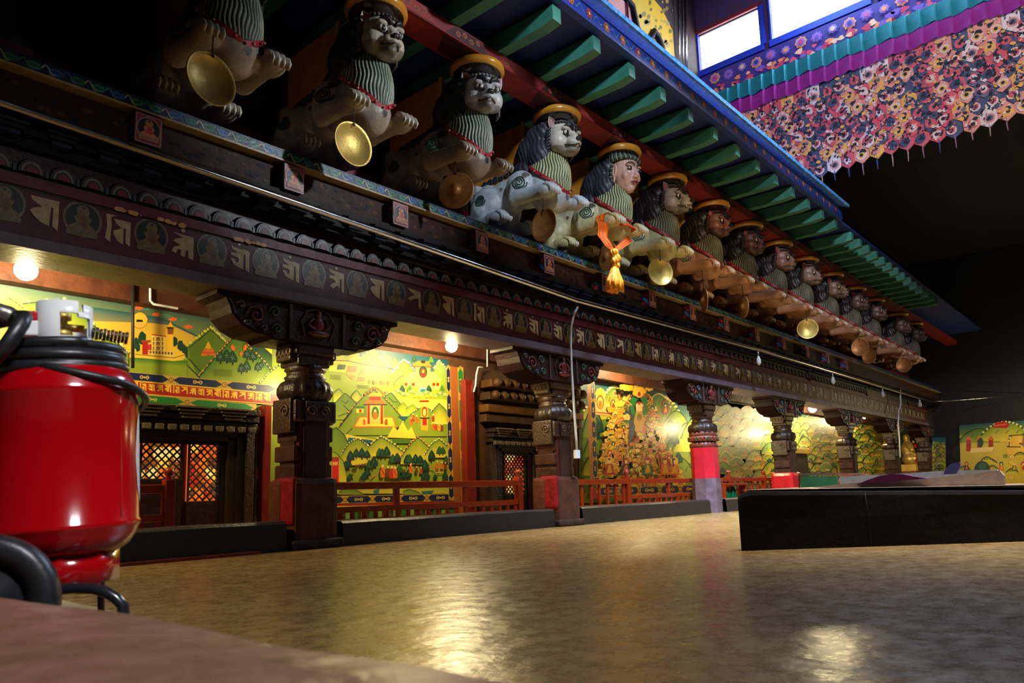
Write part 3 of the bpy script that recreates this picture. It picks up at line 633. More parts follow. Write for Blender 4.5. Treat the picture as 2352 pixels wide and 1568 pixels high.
    for s_ in (-1, 1): m.tube([(s_ * 0.08, -0.31, 3.06), (s_ * 0.17, -0.31, 2.97), (s_ * 0.06, -0.33, 2.91)], 0.022, 6, srgb(116, 44, 44)); m.tube([(s_ * 0.2, -0.30, 2.8), (s_ * 0.27, -0.30, 3.0), (s_ * 0.17, -0.30, 3.16), (0, -0.30, 3.2)], 0.012, 5, srgb(96, 70, 60))
    P.append(('carved_panel', m, 'carved'))
    return P
def red_pillar():
    P = []; m = MB(); oct_ = [(0.36 * math.cos(a), 0.36 * math.sin(a)) for a in [PI / 8 + i * PI / 4 for i in range(8)]]
    m.prism(oct_, 0.0, 0.85, srgb(104, 84, 92), 'XY'); P.append(('base', m, 'old_wood'))
    m = MB(); m.prism([(u * 0.96, v * 0.96) for u, v in oct_], 0.85, 1.62, srgb(190, 34, 48), 'XY'); P.append(('shaft', m, 'varnish'))
    m = MB()
    for z, w_ in [(1.68, 0.72), (1.84, 0.76), (1.96, 0.72)]: m.lathe([(w_ * 0.46, z - 0.07), (w_ * 0.5, z - 0.04), (w_ * 0.5, z + 0.04), (w_ * 0.46, z + 0.07)], n=8, col=srgb(120, 60, 50), a0=PI / 8, a1=PI / 8 + 2 * PI)
    for i in range(24):
        a = i * PI / 12; m.tube([(0.38 * math.cos(a + 0.05 * math.cos(t)), 0.38 * math.sin(a + 0.05 * math.cos(t)), 1.84 + 0.045 * math.sin(t)) for t in [j * 0.8 for j in range(8)]], 0.014, 5, [srgb(60, 90, 80), srgb(150, 90, 50), srgb(150, 50, 44)][i % 3])
    P.append(('carved_block', m, 'carved')); return P
pmats = {'old_wood': MATS['old_wood'], 'carved': MATS['carved'], 'varnish': MATS['varnish']}
PX = [5.60, 11.08, 17.22, 22.5, 28.5, 34.4, 40.0]
plab = ['nearest dark wooden pillar with worn red base, right of the red extinguisher', 'second dark pillar, behind the white vertical conduit', 'octagonal pillar with bright red and blue-grey shaft, third in the row', 'fourth pillar, with a bright red lower block, just left of the black platform', 'fifth dark pillar, right of the far lit lamp', 'sixth dark pillar, left of the long thin hanging wire', 'last dark pillar of the row, beside the gilded statue']
first = None
for i, X in enumerate(PX):
    o = empty('pillar', (X, 8.72, 0), plab[i], 'pillar', 'pillars along the court')
    for nm, mb, mt in (pillar(0) if first is None else []): mb.build(nm, pmats[mt], o)
    if first is None: first = o; prow = {c.name.split('.')[0]: c for c in o.children}; continue
    skip = ()
    if i == 2:
        skip = ('base', 'shaft', 'carved_block')
        for nm, mb, mt in red_pillar(): mb.build(nm, pmats[mt], o)
    if i == 3:
        skip = ('base',); m = MB(); m.box((0, 0, 0.5), (0.78, 0.7, 1.0), srgb(200, 30, 36), bev=0.1); m.build('base', MATS['varnish'], o)
    for ch in first.children:
        nm = ch.name.split('.')[0]
        if nm in skip: continue
        c = ch.copy(); COL.objects.link(c); c.parent = o

# carved pillar behind, half seen left of the nearest pillar (against the back wall)
# dark stone curbs between the pillars
cl = ['low dark curb left of the nearest pillar, behind the extinguisher', 'low dark curb between the nearest and second pillars', 'low dark curb between the second and red pillars', 'low dark curb between the red and fourth pillars', 'low dark curb beyond the fourth pillar']
cx = [-2.0] + PX
for i in range(5):
    m = MB(); a = cx[i] + (0.43 if i else 0); b = cx[i + 1] - 0.43
    n = 24; zt_ = 0.33 if i else 0.37
    for j in range(n):
        xa = a + (b - a) * j / n; xb = a + (b - a) * (j + 1) / n
        za = zt_ + 0.015 * noise.noise(Vector((xa * 1.3, 0, i))); zb_ = zt_ + 0.015 * noise.noise(Vector((xb * 1.3, 0, i)))
        m._add([(xa, 8.42, 0), (xb, 8.42, 0), (xb, 8.44, zb_ - 0.03), (xa, 8.44, za - 0.03), (xb, 8.48, zb_), (xa, 8.48, za), (xb, 8.86, zb_), (xa, 8.86, za), (xb, 8.88, 0.0), (xa, 8.88, 0.0)], [(0, 1, 2, 3), (3, 2, 4, 5), (5, 4, 6, 7), (7, 6, 8, 9)], srgb(34, 24, 20))
    tag(m.build('curb', mat('curb_stone', None, 0.45, dirt=0.3, bump=0.3)), cl[i], 'curb', 'curbs between the pillars')
m = MB(); m.bx(-1, 4.75, 8.30, 8.42, 0.0, 0.035, srgb(120, 50, 26)); tag(m.build('wooden_sill', MATS['old_wood']), 'thin reddish wooden strip on the floor at the foot of the left curb', 'sill')
# ================================================================== wall paintings of the gallery
YM = 10.44
class Art(MB):
    """flat painting: every touch of paint lies a hair in front of the last"""
    def __init__(s, Y=YM, org=(0, 0), k=1.0, X=None): super().__init__(); s.Y = Y; s.d = 0.0; s.org = org; s.k = k; s.X = X
    def W(s, p):
        px, py = s.org[0] + p[0] / s.k, s.org[1] + p[1] / s.k
        v = aY(px, py, s.Y) if s.X is None else aX(px, py, s.X)
        return (v.x, v.y - s.d, v.z) if s.X is None else (v.x - s.d, v.y, v.z)
    def P(s, pts, col, step=0.00005): s.d += step; s._add([s.W(p) for p in pts], [list(range(len(pts)))], col)
    def strip(s, top, bot, ct, cb, step=0.00005):
        s.d += step; n = len(top); vs = [s.W(p) for p in top] + [s.W(p) for p in bot]
        s._add(vs, [(i, i + 1, n + i + 1, n + i) for i in range(n - 1)], [ct] * n + [cb] * n)
    def line(s, pts, w, col):
        s.d += 0.00005
        for i in range(len(pts) - 1):
            (x0, y0), (x1, y1) = pts[i], pts[i + 1]; dx, dy = x1 - x0, y1 - y0; l = math.hypot(dx, dy) or 1; nx, ny = -dy / l * w / 2, dx / l * w / 2
            s._add([s.W(q) for q in [(x0 - nx, y0 - ny), (x1 - nx, y1 - ny), (x1 + nx, y1 + ny), (x0 + nx, y0 + ny)]], [(0, 1, 2, 3)], col)
    def ov(s, x, y, rx, ry, col, n=12, wob=0, ph=0): s.P([(x + rx * math.cos(t) * (1 + wob * math.sin(5 * t + ph)), y + ry * math.sin(t) * (1 + wob * math.sin(5 * t + ph))) for t in [i * 2 * PI / n for i in range(n)]], col)
    def ridge(s, pts, base, ct, cb, lw=4, oc=None, cloud=0, cc=None, sl=0.0):
        top = []
        for i in range(len(pts) - 1):
            (x0, y0), (x1, y1) = pts[i], pts[i + 1]
            for j in range(4): t = j / 4; top.append((x0 + (x1 - x0) * t, y0 + (y1 - y0) * t + (math.sin((i * 4 + j) * 1.9) * lw * 0.35)))
        top.append(pts[-1])
        s.strip(top, [(x, max(base + sl * (x - pts[0][0]), y + 1)) for x, y in top], ct, cb)
        if oc: s.line(top, lw, oc)
        if cloud:
            for i, (x, y) in enumerate(top): s.ov(x, y - cloud * 0.7, cloud * (0.8 + 0.3 * math.sin(i * 2.3)), cloud * 0.75, cc, 9, 0.08, i)
            if oc: s.line([(x, y + cloud * .2) for x, y in top], lw * 0.7, oc)
G1, G2, G3 = srgb(112, 140, 32), srgb(86, 122, 34), srgb(140, 158, 40)
YE, YE2, TEAL, DKG, INK = srgb(228, 206, 58), srgb(206, 190, 60), srgb(18, 74, 88), srgb(22, 62, 44), srgb(26, 34, 22)
CLD, ORG, RED, GOLD = srgb(226, 220, 140), srgb(222, 110, 34), srgb(176, 34, 22), srgb(226, 166, 40)
NAVY, VG = srgb(20, 34, 74), srgb(30, 116, 44)
def tree(a, x, y, s, c=None):
    c = c or DKG; a.P([(x - .08 * s, y), (x + .08 * s, y), (x + .05 * s, y + .3 * s), (x - .05 * s, y + .3 * s)], INK)
    a.P([(x - .42 * s, y + .05 * s), (x - .4 * s, y - .3 * s), (x - .2 * s, y - .75 * s), (x, y - s), (x + .2 * s, y - .72 * s), (x + .42 * s, y - .3 * s), (x + .4 * s, y + .05 * s)], c)
    a.P([(x - .1 * s, y - .1 * s), (x - .1 * s, y - .5 * s), (x, y - .8 * s), (x + .05 * s, y - .4 * s)], srgb(48, 96, 50))
def person(a, x, y, s, c):
    a.P([(x - .16 * s, y), (x - .2 * s, y - .5 * s), (x - .1 * s, y - .78 * s), (x + .1 * s, y - .78 * s), (x + .2 * s, y - .45 * s), (x + .18 * s, y)], c)
    a.ov(x, y - .9 * s, .1 * s, .12 * s, srgb(236, 200, 130), 8); a.line([(x - .12 * s, y - .65 * s), (x + .14 * s, y - .2 * s)], .07 * s, RED if c != RED else GOLD)
def shrine(a, x, y, s, fl=1):
    a.P([(x - s * 1.2, y + .1 * s), (x + s * 1.2, y + .1 * s), (x + s * 1.0, y - .5 * s), (x - s * .9, y - .5 * s)], ORG); a.P([(x - s * 1.1, y + .03 * s), (x + s * 1.1, y + .03 * s), (x + s * .93, y - .45 * s), (x - s * .83, y - .45 * s)], YE)
    a.P([(x - .45 * s, y - .1 * s), (x + .45 * s, y - .1 * s), (x + .45 * s, y - 1.3 * s), (x - .45 * s, y - 1.3 * s)], srgb(240, 190, 80))
    for u in (-.42, .3): a.P([(x + u * s, y - .1 * s), (x + (u + .12) * s, y - .1 * s), (x + (u + .12) * s, y - 1.2 * s), (x + u * s, y - 1.2 * s)], RED)
    a.P([(x - .65 * s, y - 1.15 * s), (x + .65 * s, y - 1.15 * s), (x + .45 * s, y - 1.4 * s), (x - .45 * s, y - 1.4 * s)], ORG); a.line([(x - .65 * s, y - 1.15 * s), (x + .65 * s, y - 1.15 * s)], .06 * s, INK)
    a.P([(x - .3 * s, y - 1.4 * s), (x + .3 * s, y - 1.4 * s), (x + .3 * s, y - 1.62 * s), (x - .3 * s, y - 1.62 * s)], RED)
    a.P([(x - .4 * s, y - 1.6 * s), (x + .4 * s, y - 1.6 * s), (x + .2 * s, y - 1.8 * s), (x - .2 * s, y - 1.8 * s)], GOLD)
    a.ov(x, y - .7 * s, .2 * s, .36 * s, srgb(40, 110, 60)); a.ov(x, y - .6 * s, .13 * s, .24 * s, ORG); a.ov(x, y - .82 * s, .07 * s, .08 * s, srgb(240, 210, 120), 8)
    person(a, x - .6 * s, y - .05 * s, .4 * s, ORG); person(a, x + .6 * s, y - .05 * s, .4 * s, RED)
def vajra(a, x, y, s, dx=1, dy=0, col=None):
    col = col or srgb(230, 196, 90); px, py = -dy, dx
    for e in (-1, 1):
        c = (x + e * dx * s * .62, y + e * dy * s * .62)
        pts = [(c[0] + dx * s * .32 * math.cos(t) + px * s * .34 * math.sin(t), c[1] + dy * s * .32 * math.cos(t) + py * s * .34 * math.sin(t)) for t in [i * PI / 6 for i in range(13)]]
        a.line(pts, s * .13, col); a.line([(c[0] - dx * s * .3, c[1] - dy * s * .3), (c[0] + dx * s * .45, c[1] + dy * s * .45)], s * .1, col)
    a.ov(x, y, s * .2, s * .2, col, 10)
def border(a, p0, p1, p2, p3, n, c, vert=False):
    """band given by its corners (start-top, end-top, end-bottom, start-bottom); lozenges with vajras and gold knots"""
    L = lambda u, v: tuple((p0[i] * (1 - u) + p1[i] * u) * (1 - v) + (p3[i] * (1 - u) + p2[i] * u) * v for i in (0, 1))
    a.P([p0, p1, p2, p3], srgb(196, 158, 66))
    for i in range(n):
        u0, u1 = i / n, (i + 1) / n; w_ = u1 - u0
        a.P([L(u0 + w_ * .04, .5), L(u0 + w_ * .16, .08), L(u1 - w_ * .16, .08), L(u1 - w_ * .04, .5), L(u1 - w_ * .16, .92), L(u0 + w_ * .16, .92)], c)
        q = L((u0 + u1) / 2, .5); e = L((u0 + u1) / 2 + .01, .5); d = (e[0] - q[0], e[1] - q[1]); l = math.hypot(*d) or 1
        h = math.hypot(L(.5, 1)[0] - L(.5, 0)[0], L(.5, 1)[1] - L(.5, 0)[1]); vajra(a, q[0], q[1], h * .55, d[0] / l, d[1] / l)
        k = L(u0, .5); a.ov(k[0], k[1], h * .3, h * .3, srgb(120, 90, 30), 10); a.ov(k[0], k[1], h * .2, h * .2, GOLD, 8); a.ov(k[0], k[1], h * .08, h * .08, srgb(90, 60, 20), 6)
ART = MATS['art']
def pa(x, X0, z): return (x, X0)

# ---- the landscape painting between the two nearest pillars
a = Art(YM, (760, 780), 3.92)
a.strip([(-620, -70), (1060, 185)], [(-620, 1300), (1060, 1300)], TEAL, srgb(160, 170, 50)); a.P([(-620, 240), (1060, 330), (1060, 1480), (-620, 1480)], G3)
a.ridge([(-20, 150), (60, 90), (150, 140), (210, 85), (260, 165), (385, 75), (520, 250)], 280, G1, YE, 5, None, 12, CLD, sl=.08)
a.ridge([(270, 175), (385, 75), (510, 250)], 262, G2, YE2, 5, None, 11, CLD, sl=.1); a.line([(350, 205), (380, 170), (375, 140)], 6, INK); a.line([(385, 165), (415, 145)], 5, INK)
a.ridge([(480, 165), (528, 130), (560, 200)], 225, G1, YE, 3, INK); a.ridge([(540, 230), (575, 150), (620, 240)], 250, G1, YE, 3, INK)
a.line([(40, 185), (150, 190), (260, 215), (380, 235), (500, 250), (590, 275)], 7, INK)
a.ridge([(555, 300), (600, 250), (650, 190), (700, 215), (760, 300)], 400, G2, YE2, 6, INK, 13, CLD); a.line([(560, 410), (600, 350), (655, 320)], 6, INK)
a.ridge([(930, 260), (975, 195), (1040, 270)], 420, srgb(120, 150, 80), G3, 4, None, 12, CLD)
for (x, y, w_, h_, c) in [(95, 243, 45, 26, DKG), (192, 262, 55, 32, ORG), (303, 287, 52, 30, ORG), (408, 300, 36, 24, ORG), (275, 355, 42, 24, ORG)]:
    a.P([(x - w_, y + h_ + 6), (x - w_ * .7, y - h_), (x + w_, y - h_ + 6), (x + w_ * .7, y + h_ + 8)], srgb(236, 196, 60)); a.P([(x - w_ + 3, y + h_), (x - w_ * .7, y - h_ + 3), (x + w_ - 4, y - h_ + 8), (x + w_ * .7 - 3, y + h_)], c)
a.P([(130, 308), (222, 325), (190, 362)], srgb(224, 130, 50))
for i, x in enumerate([345, 382, 416, 450, 480, 512]): person(a, x, 400 + i * 2, 50, [ORG, RED, YE, ORG, srgb(120, 140, 60), ORG][i])
for y in range(318, 360, 9): a.line([(-10, y), (90, y + 6)], 2.5, srgb(60, 80, 30))
for y in range(408, 440, 9): a.line([(235, y), (340, y + 6)], 2.5, srgb(60, 80, 30))
# hilltop shrine at upper right
tree(a, 750, 190, 50); tree(a, 900, 200, 50, G2); a.P([(660, 345), (715, 290), (930, 290), (985, 350), (980, 455), (655, 420)], srgb(238, 200, 90))
for sx in (675, 740, 925, 960): a.P([(sx - 14, 415), (sx + 14, 415), (sx + 10, 385), (sx - 10, 385)], RED); a.ov(sx, 378, 9, 12, GOLD)
a.P([(735, 215), (790, 190), (880, 195), (905, 245), (740, 240)], ORG); a.P([(760, 245), (895, 250), (890, 350), (765, 345)], srgb(242, 170, 80)); a.line([(735, 240), (910, 248)], 7, RED)
a.ov(828, 200, 22, 14, INK); a.ov(828, 290, 38, 56, srgb(26, 60, 46)); a.ov(828, 298, 24, 42, RED); a.ov(828, 285, 12, 16, GOLD); a.P([(780, 470), (805, 430), (870, 432), (850, 478)], srgb(220, 224, 190)); a.P([(795, 468), (812, 442), (855, 444), (842, 474)], srgb(40, 110, 100))
for sx, c in [(710, G2), (640, DKG), (1000, G2), (880, DKG)]: tree(a, sx, 465, 60, c)
for i in range(26): a.ov(500 + i * 21, 470 + 18 * math.sin(i) + i, 17, 14, srgb(170, 184, 110) if i % 2 else srgb(120, 140, 70), 8)
for sx in (760, 800, 870, 915): a.ov(sx, 512, 22, 12, GOLD, 9, .2)
a.strip([(520, 520), (1060, 540)], [(520, 590), (1060, 640)], YE, srgb(240, 220, 90))
# middle row of hills
a.ridge([(20, 480), (70, 440), (110, 485)], 560, G1, YE, 4, INK); a.ridge([(185, 500), (228, 452), (275, 510)], 560, G1, YE, 4, INK)
a.ridge([(20, 580), (125, 480), (230, 570), (260, 620)], 720, G2, G3, 7, INK); a.line([(90, 545), (130, 575), (155, 545)], 6, INK); a.line([(110, 590), (170, 650), (60, 690)], 7, INK)
a.ridge([(490, 500), (540, 475), (600, 545), (655, 620), (690, 700)], 760, G2, G3, 6, INK, 9, srgb(150, 160, 90)); a.line([(520, 520), (560, 560), (600, 560)], 5, INK)
a.ridge([(600, 600), (650, 560), (700, 620)], 700, G1, YE, 3, INK); a.ridge([(670, 620), (735, 580), (790, 640)], 700, G1, YE, 3, INK)
a.ridge([(70, 790), (190, 620), (280, 520), (385, 450), (470, 520), (560, 610), (660, 730)], 860, G1, G3, 8, INK, 11, srgb(232, 140, 60))
for i in range(14): t = i / 13; a.line([(300 + t * 180, 500 - 55 * math.sin(t * PI)), (297 + t * 180, 480 - 58 * math.sin(t * PI))], 4, RED)
shrine(a, 395, 775, 165)
a.P([(220, 600), (295, 598), (300, 618), (215, 620)], VG); a.P([(222, 620), (290, 620), (290, 660), (222, 658)], YE); a.P([(250, 625), (272, 625), (272, 655), (250, 655)], RED)
a.ridge([(650, 740), (700, 680), (790, 620), (850, 600), (920, 650), (1040, 760)], 870, G1, G3, 6, INK, 8, CLD); a.ridge([(900, 650), (970, 570), (1040, 640)], 760, G2, YE, 6, INK, 8, CLD)
a.P([(790, 560), (880, 560), (875, 545), (797, 545)], RED); a.P([(805, 600), (870, 600), (870, 820), (805, 815)], GOLD); a.ov(838, 650, 26, 48, RED); a.ov(838, 655, 17, 34, srgb(240, 190, 80)); a.P([(795, 700), (885, 700), (880, 712), (800, 712)], INK); a.P([(820, 712), (858, 712), (858, 770), (820, 770)], RED)
for i, (x, y) in enumerate([(720, 770), (735, 735), (770, 750), (915, 740), (918, 810), (940, 815), (968, 820), (995, 825)]): person(a, x, y, 72, [ORG, RED, ORG, srgb(150, 60, 30), ORG, srgb(170, 80, 30), GOLD, srgb(130, 60, 30)][i])
a.P([(500, 880), (560, 775), (590, 820), (640, 735), (690, 820), (720, 780), (765, 890)], srgb(244, 206, 60)); a.P([(590, 790), (612, 785), (596, 815)], INK)
for i in range(9): tree(a, 560 + i * 17, 930, 44, G2)
a.line([(70, 785), (190, 640)], 7, INK); a.line([(130, 850), (190, 795)], 6, INK); a.strip([(120, 850), (400, 900)], [(120, 900), (400, 930)], YE, YE2)
a.P([(150, 880), (370, 905), (365, 935), (150, 925)], srgb(26, 84, 110)); a.P([(600, 690), (690, 690), (655, 730)], srgb(26, 84, 110))
# foot hills and grove
a.ridge([(-20, 830), (40, 790), (110, 850), (150, 930)], 1080, G2, G3, 7, INK, 9, srgb(120, 140, 60))
a.ridge([(90, 1030), (160, 930), (240, 890), (320, 950), (400, 1080)], 1130, G1, YE, 7, INK, 9, CLD)
a.ridge([(330, 960), (445, 875), (540, 930), (650, 1010)], 1050, G1, YE, 7, INK, 11, CLD)
a.ridge([(620, 1060), (700, 950), (775, 880), (870, 960)], 1120, G1, YE, 7, INK, 11, srgb(236, 150, 80)); a.ridge([(835, 1040), (900, 940), (965, 895), (1050, 960)], 1060, G1, YE, 7, INK, 10, CLD)
for x, y, s in [(170, 1080, 85), (222, 1050, 75), (272, 1055, 85), (320, 1060, 70), (430, 1045, 75), (455, 1050, 75), (495, 1040, 85), (550, 1100, 75), (590, 1095, 80), (150, 1150, 75), (125, 1155, 70), (340, 1150, 75), (380, 1135, 90), (680, 1110, 80), (700, 1100, 75), (755, 1110, 85), (797, 1110, 75), (900, 1070, 80), (970, 1025, 70), (1000, 1025, 65), (840, 1170, 95), (1030, 1100, 60), (610, 1195, 75), (650, 1240, 70), (690, 1235, 75), (290, 1260, 70), (320, 1225, 75), (165, 1265, 60), (830, 1250, 65), (860, 1250, 60), (930, 1255, 50), (1020, 1250, 65), (600, 1255, 60)]: tree(a, x, y, s, [DKG, srgb(40, 84, 40), srgb(20, 56, 56)][int(x) % 3])
for i, (x, y) in enumerate([(457, 1240), (505, 1245), (540, 1248), (570, 1245), (710, 1200), (762, 1200), (803, 1205), (948, 1160), (990, 1165), (1022, 1170)]): person(a, x, y, [115, 110, 112, 105, 85, 60, 60, 70, 70, 70][i], [ORG, srgb(110, 60, 30), srgb(190, 60, 30), ORG][i % 4])
for x, y in [(230, 1140), (285, 1130), (200, 1190), (640, 1185)]: a.P([(x - 24, y), (x - 20, y - 12), (x + 10, y - 14), (x + 24, y - 24), (x + 22, y - 8), (x + 14, y + 8), (x - 16, y + 8)], srgb(90, 70, 30))
a.line([(870, 1145), (970, 1180)], 8, ORG); a.line([(930, 1195), (1000, 1190)], 8, srgb(224, 180, 60)); a.line([(360, 1240), (410, 1200)], 7, ORG)
a.ridge([(-20, 1000), (40, 1020), (100, 1090), (130, 1200)], 1280, G3, YE, 5, INK)
a.P([(0, 1075), (60, 1070), (62, 1280), (0, 1280)], srgb(214, 30, 16)); a.P([(-8, 1060), (66, 1055), (62, 1085), (-2, 1090)], srgb(150, 60, 30))
for x in (8, 24, 40): a.P([(x, 1100), (x + 9, 1100), (x + 9, 1130), (x, 1130)], CLD)
# strip below the rail
a.strip([(-620, 1300), (1060, 1290)], [(-620, 1385), (1060, 1385)], G3, YE2)
a.ridge([(60, 1370), (120, 1330), (200, 1345), (290, 1390)], 1395, G2, G3, 5, INK); a.ridge([(640, 1360), (700, 1345), (790, 1375)], 1390, G2, G3, 5, INK); a.P([(370, 1360), (430, 1335), (420, 1390), (380, 1390)], srgb(40, 110, 110)); a.P([(800, 1365), (920, 1355), (900, 1385), (820, 1388)], srgb(40, 110, 110))
border(a, (-620, 1420), (1100, 1385), (1100, 1452), (-620, 1490), 7, NAVY)
a.line([(-620, 1502), (1100, 1465)], 12, srgb(190, 30, 16)); a.line([(-620, 1516), (1100, 1480)], 10, srgb(226, 196, 60))
for i in range(24): a.P([(-600 + i * 72, 1530), (-560 + i * 72, 1530), (-560 + i * 72, 1640), (-600 + i * 72, 1640)], VG if i % 2 else srgb(110, 160, 60))
border(a, (1028, 240), (1050, 1440), (1098, 1440), (1062, 240), 5, NAVY)
a.strip([(1062, 240), (1128, 250)], [(1100, 1560), (1170, 1560)], srgb(150, 84, 34), srgb(150, 84, 34)); 
border(a, (1128, 250), (1170, 1560), (1215, 1560), (1180, 250), 5, VG)
tag(a.build('wall_painting', ART), 'bright green landscape painting with shrines and a grove, between the two nearest pillars', 'painting')

# ---- upper painting over the left doorway: palace and hills, with mantra band
a = Art(YM - 0.01, (290, 680), 4.9)
a.strip([(-1600, -280), (1720, 330)], [(-1600, 1000), (1720, 1000)], TEAL, srgb(190, 190, 60))
a.P([(-1600, 400), (1720, 700), (1720, 1020), (-1600, 1020)], G3)
a.strip([(-400, 120), (90, 190), (420, 250), (800, 440)], [(-400, 700), (90, 700), (420, 700), (800, 700)], srgb(20, 84, 94), srgb(226, 186, 50)); a.strip([(-400, 280), (260, 300), (520, 330), (790, 460)], [(-400, 640), (260, 640), (520, 640), (790, 640)], srgb(206, 168, 60), srgb(236, 190, 50))
a.ov(155, 270, 85, 88, srgb(236, 190, 60), 20); a.line([(150 + 88 * math.cos(t), 270 + 90 * math.sin(t)) for t in [i * PI / 10 for i in range(20)]], 6, srgb(160, 90, 30)); a.P([(95, 300), (215, 305), (190, 345), (120, 340)], srgb(226, 170, 90)); a.P([(118, 262), (182, 265), (190, 290), (110, 290)], INK)
for x, y in [(145, 135), (340, 205), (525, 260), (700, 345)]: a.ov(x, y, 48, 22, srgb(236, 100, 40), 12, .25, x)
for x, y in [(220, 150), (430, 210), (480, 230), (600, 280), (780, 400), (640, 260)]: a.ov(x, y, 50, 14, srgb(80, 130, 100), 12, .3, x)
a.strip([(40, 690), (760, 730)], [(40, 760), (760, 800)], srgb(40, 110, 40), G3)
for x, y, s in [(110, 590, 130), (180, 540, 150), (130, 620, 90), (545, 560, 110), (610, 610, 120), (690, 690, 130), (650, 640, 100)]: a.ov(x, y - s * .45, s * .3, s * .5, DKG, 12, .1, x)
a.P([(105, 655), (250, 620), (540, 580), (665, 655), (640, 720), (540, 730), (105, 690)], srgb(240, 196, 60)); a.line([(105, 655), (540, 695), (665, 655)], 6, INK)
a.P([(182, 510), (245, 510), (240, 660), (180, 655)], RED); a.P([(165, 495), (280, 495), (270, 520), (170, 520)], srgb(150, 70, 40)); a.P([(245, 545), (290, 540), (290, 660), (245, 660)], srgb(190, 50, 30))
a.P([(285, 430), (450, 450), (440, 612), (285, 600)], srgb(244, 214, 110)); a.P([(440, 370), (530, 380), (528, 620), (438, 612)], srgb(240, 186, 50)); a.line([(285, 432), (450, 452)], 10, RED)
for r in range(3):
    for c_ in range(3): x, y = 305 + c_ * 52, 465 + r * 52; wv = 34 if c_ == 1 else 14; a.P([(x - wv / 2, y), (x + wv / 2, y), (x + wv / 2, y + 36), (x - wv / 2, y + 36)], srgb(90, 50, 34)); a.ov(x, y + 22, wv * .3, 13, GOLD, 8)
a.P([(250, 605), (540, 625), (535, 678), (248, 655)], srgb(238, 206, 110))
for i in range(8): x = 262 + i * 34; a.P([(x, 615 + i * 2), (x + 20, 617 + i * 2), (x + 20, 645 + i * 2), (x, 643 + i * 2)], srgb(110, 80, 40))
a.P([(462, 365), (530, 370), (524, 430), (466, 428)], srgb(140, 80, 40)); a.P([(452, 348), (540, 350), (525, 368), (465, 366)], INK); a.P([(460, 345), (496, 290), (535, 348)], srgb(240, 180, 40)); a.line([(496, 290), (494, 262)], 4, GOLD)
a.ridge([(690, 560), (820, 460), (950, 360), (1040, 440), (1110, 520)], 900, G2, G3, 7, None, 20, srgb(206, 206, 90)); a.P([(710, 600), (950, 380), (1110, 530), (1000, 690), (830, 850), (800, 900), (720, 700)], srgb(86, 116, 30)); a.line([(700, 590), (950, 378), (1110, 520)], 7, INK)
for dx, dy, c in [(0, 0, ORG), (-40, 30, ORG), (45, 25, ORG), (0, -50, GOLD)]: a.P([(880 + dx, 640 + dy), (960 + dx, 640 + dy), (945 + dx, 600 + dy), (920 + dx, 555 + dy), (900 + dx, 600 + dy)], c)
a.P([(850, 620), (1000, 625), (990, 650), (850, 648)], srgb(200, 80, 30))
a.P([(1170, 400), (1350, 400), (1350, 480), (1170, 480)], srgb(226, 170, 50)); a.P([(1380, 510), (1640, 540), (1640, 780), (1450, 600)], YE); a.ridge([(1400, 560), (1520, 560), (1640, 660)], 900, DKG, G2, 6, INK)
a.ridge([(820, 900), (1000, 690), (1110, 570), (1220, 450), (1290, 450), (1400, 600), (1520, 710), (1640, 850)], 960, srgb(60, 110, 28), G3, 9, INK, 15, srgb(240, 160, 80))
a.line([(680, 770), (830, 920)], 10, INK); a.line([(700, 700), (835, 850)], 8, INK)
for x, y, s in [(1060, 730, 120), (1130, 720, 130), (1195, 740, 130), (1360, 690, 110), (1425, 715, 110), (1295, 850, 100), (1355, 830, 110), (1480, 830, 90), (1520, 800, 70)]:
    tree(a, x, y, s); 
    for k_ in range(4): a.ov(x - 15 + k_ * 11, y - s * .4 + (k_ % 2) * 20, 4, 4, srgb(190, 200, 190), 6)
for x, y in [(1190, 570), (1205, 590), (1290, 650), (1330, 590), (1340, 570)]: a.ov(x, y, 22, 26, ORG, 9, .3, x)
for y in range(822, 900, 12): a.line([(975, y), (1190, y + 10)], 3, srgb(64, 76, 26))
a.ridge([(1510, 980), (1600, 870), (1720, 780)], 1000, G3, YE, 6, INK, 14, CLD)
a.ridge([(-1500, 120), (-700, 40), (-260, 420), (-60, 560)], 900, G2, YE, 9, INK, 22, CLD); a.ridge([(-330, 560), (-250, 460), (-60, 560), (20, 640)], 800, G1, G3, 8, INK, 14, CLD); a.ridge([(-1400, 60), (-1320, 20), (-1180, 120), (-1000, 300)], 700, G1, YE, 9, INK, 26, srgb(212, 206, 60))
for x in (-1210, -1250): a.ov(x, 200, 50, 34, ORG, 10, .2, x)
border(a, (-100, 838), (1700, 1005), (1700, 1100), (-100, 935), 3, NAVY)
a.P([(-100, 935), (1700, 1100), (1700, 1225), (-100, 1075)], srgb(170, 30, 18)); a.line([(-100, 940), (1700, 1104)], 9, srgb(236, 190, 60)); a.line([(-100, 1078), (1700, 1224)], 9, srgb(236, 190, 60))
KK = ['mi', 'ya', 'mi', 'hum', 'ka', 'ya', 'mi', 'pa', 'ra', 'hum', 'ka', 'ya', 'mi', 'ra', 'pa', 'ka']
for i in range(18):
    x = -40 + i * 93; y = 1052 + (x) * 0.083
    a.d += 0.00005
    for pl in GL[KK[i % 16]]: a._add([a.W((x + u * 76, y + x * 0.006 - v * 92)) for u, v in pl], [list(range(len(pl)))], srgb(240, 186, 50))
border(a, (-100, 1082), (1460, 1215), (1460, 1305), (-100, 1178), 2, VG); a.line([(-100, 1190), (1560, 1310)], 14, srgb(220, 190, 70))
a.P([(1460, 1225), (1560, 1232), (1560, 1305), (1460, 1300)], srgb(60, 120, 60)); a.ov(1510, 1265, 34, 34, GOLD, 12); a.ov(1510, 1265, 14, 14, VG, 8)
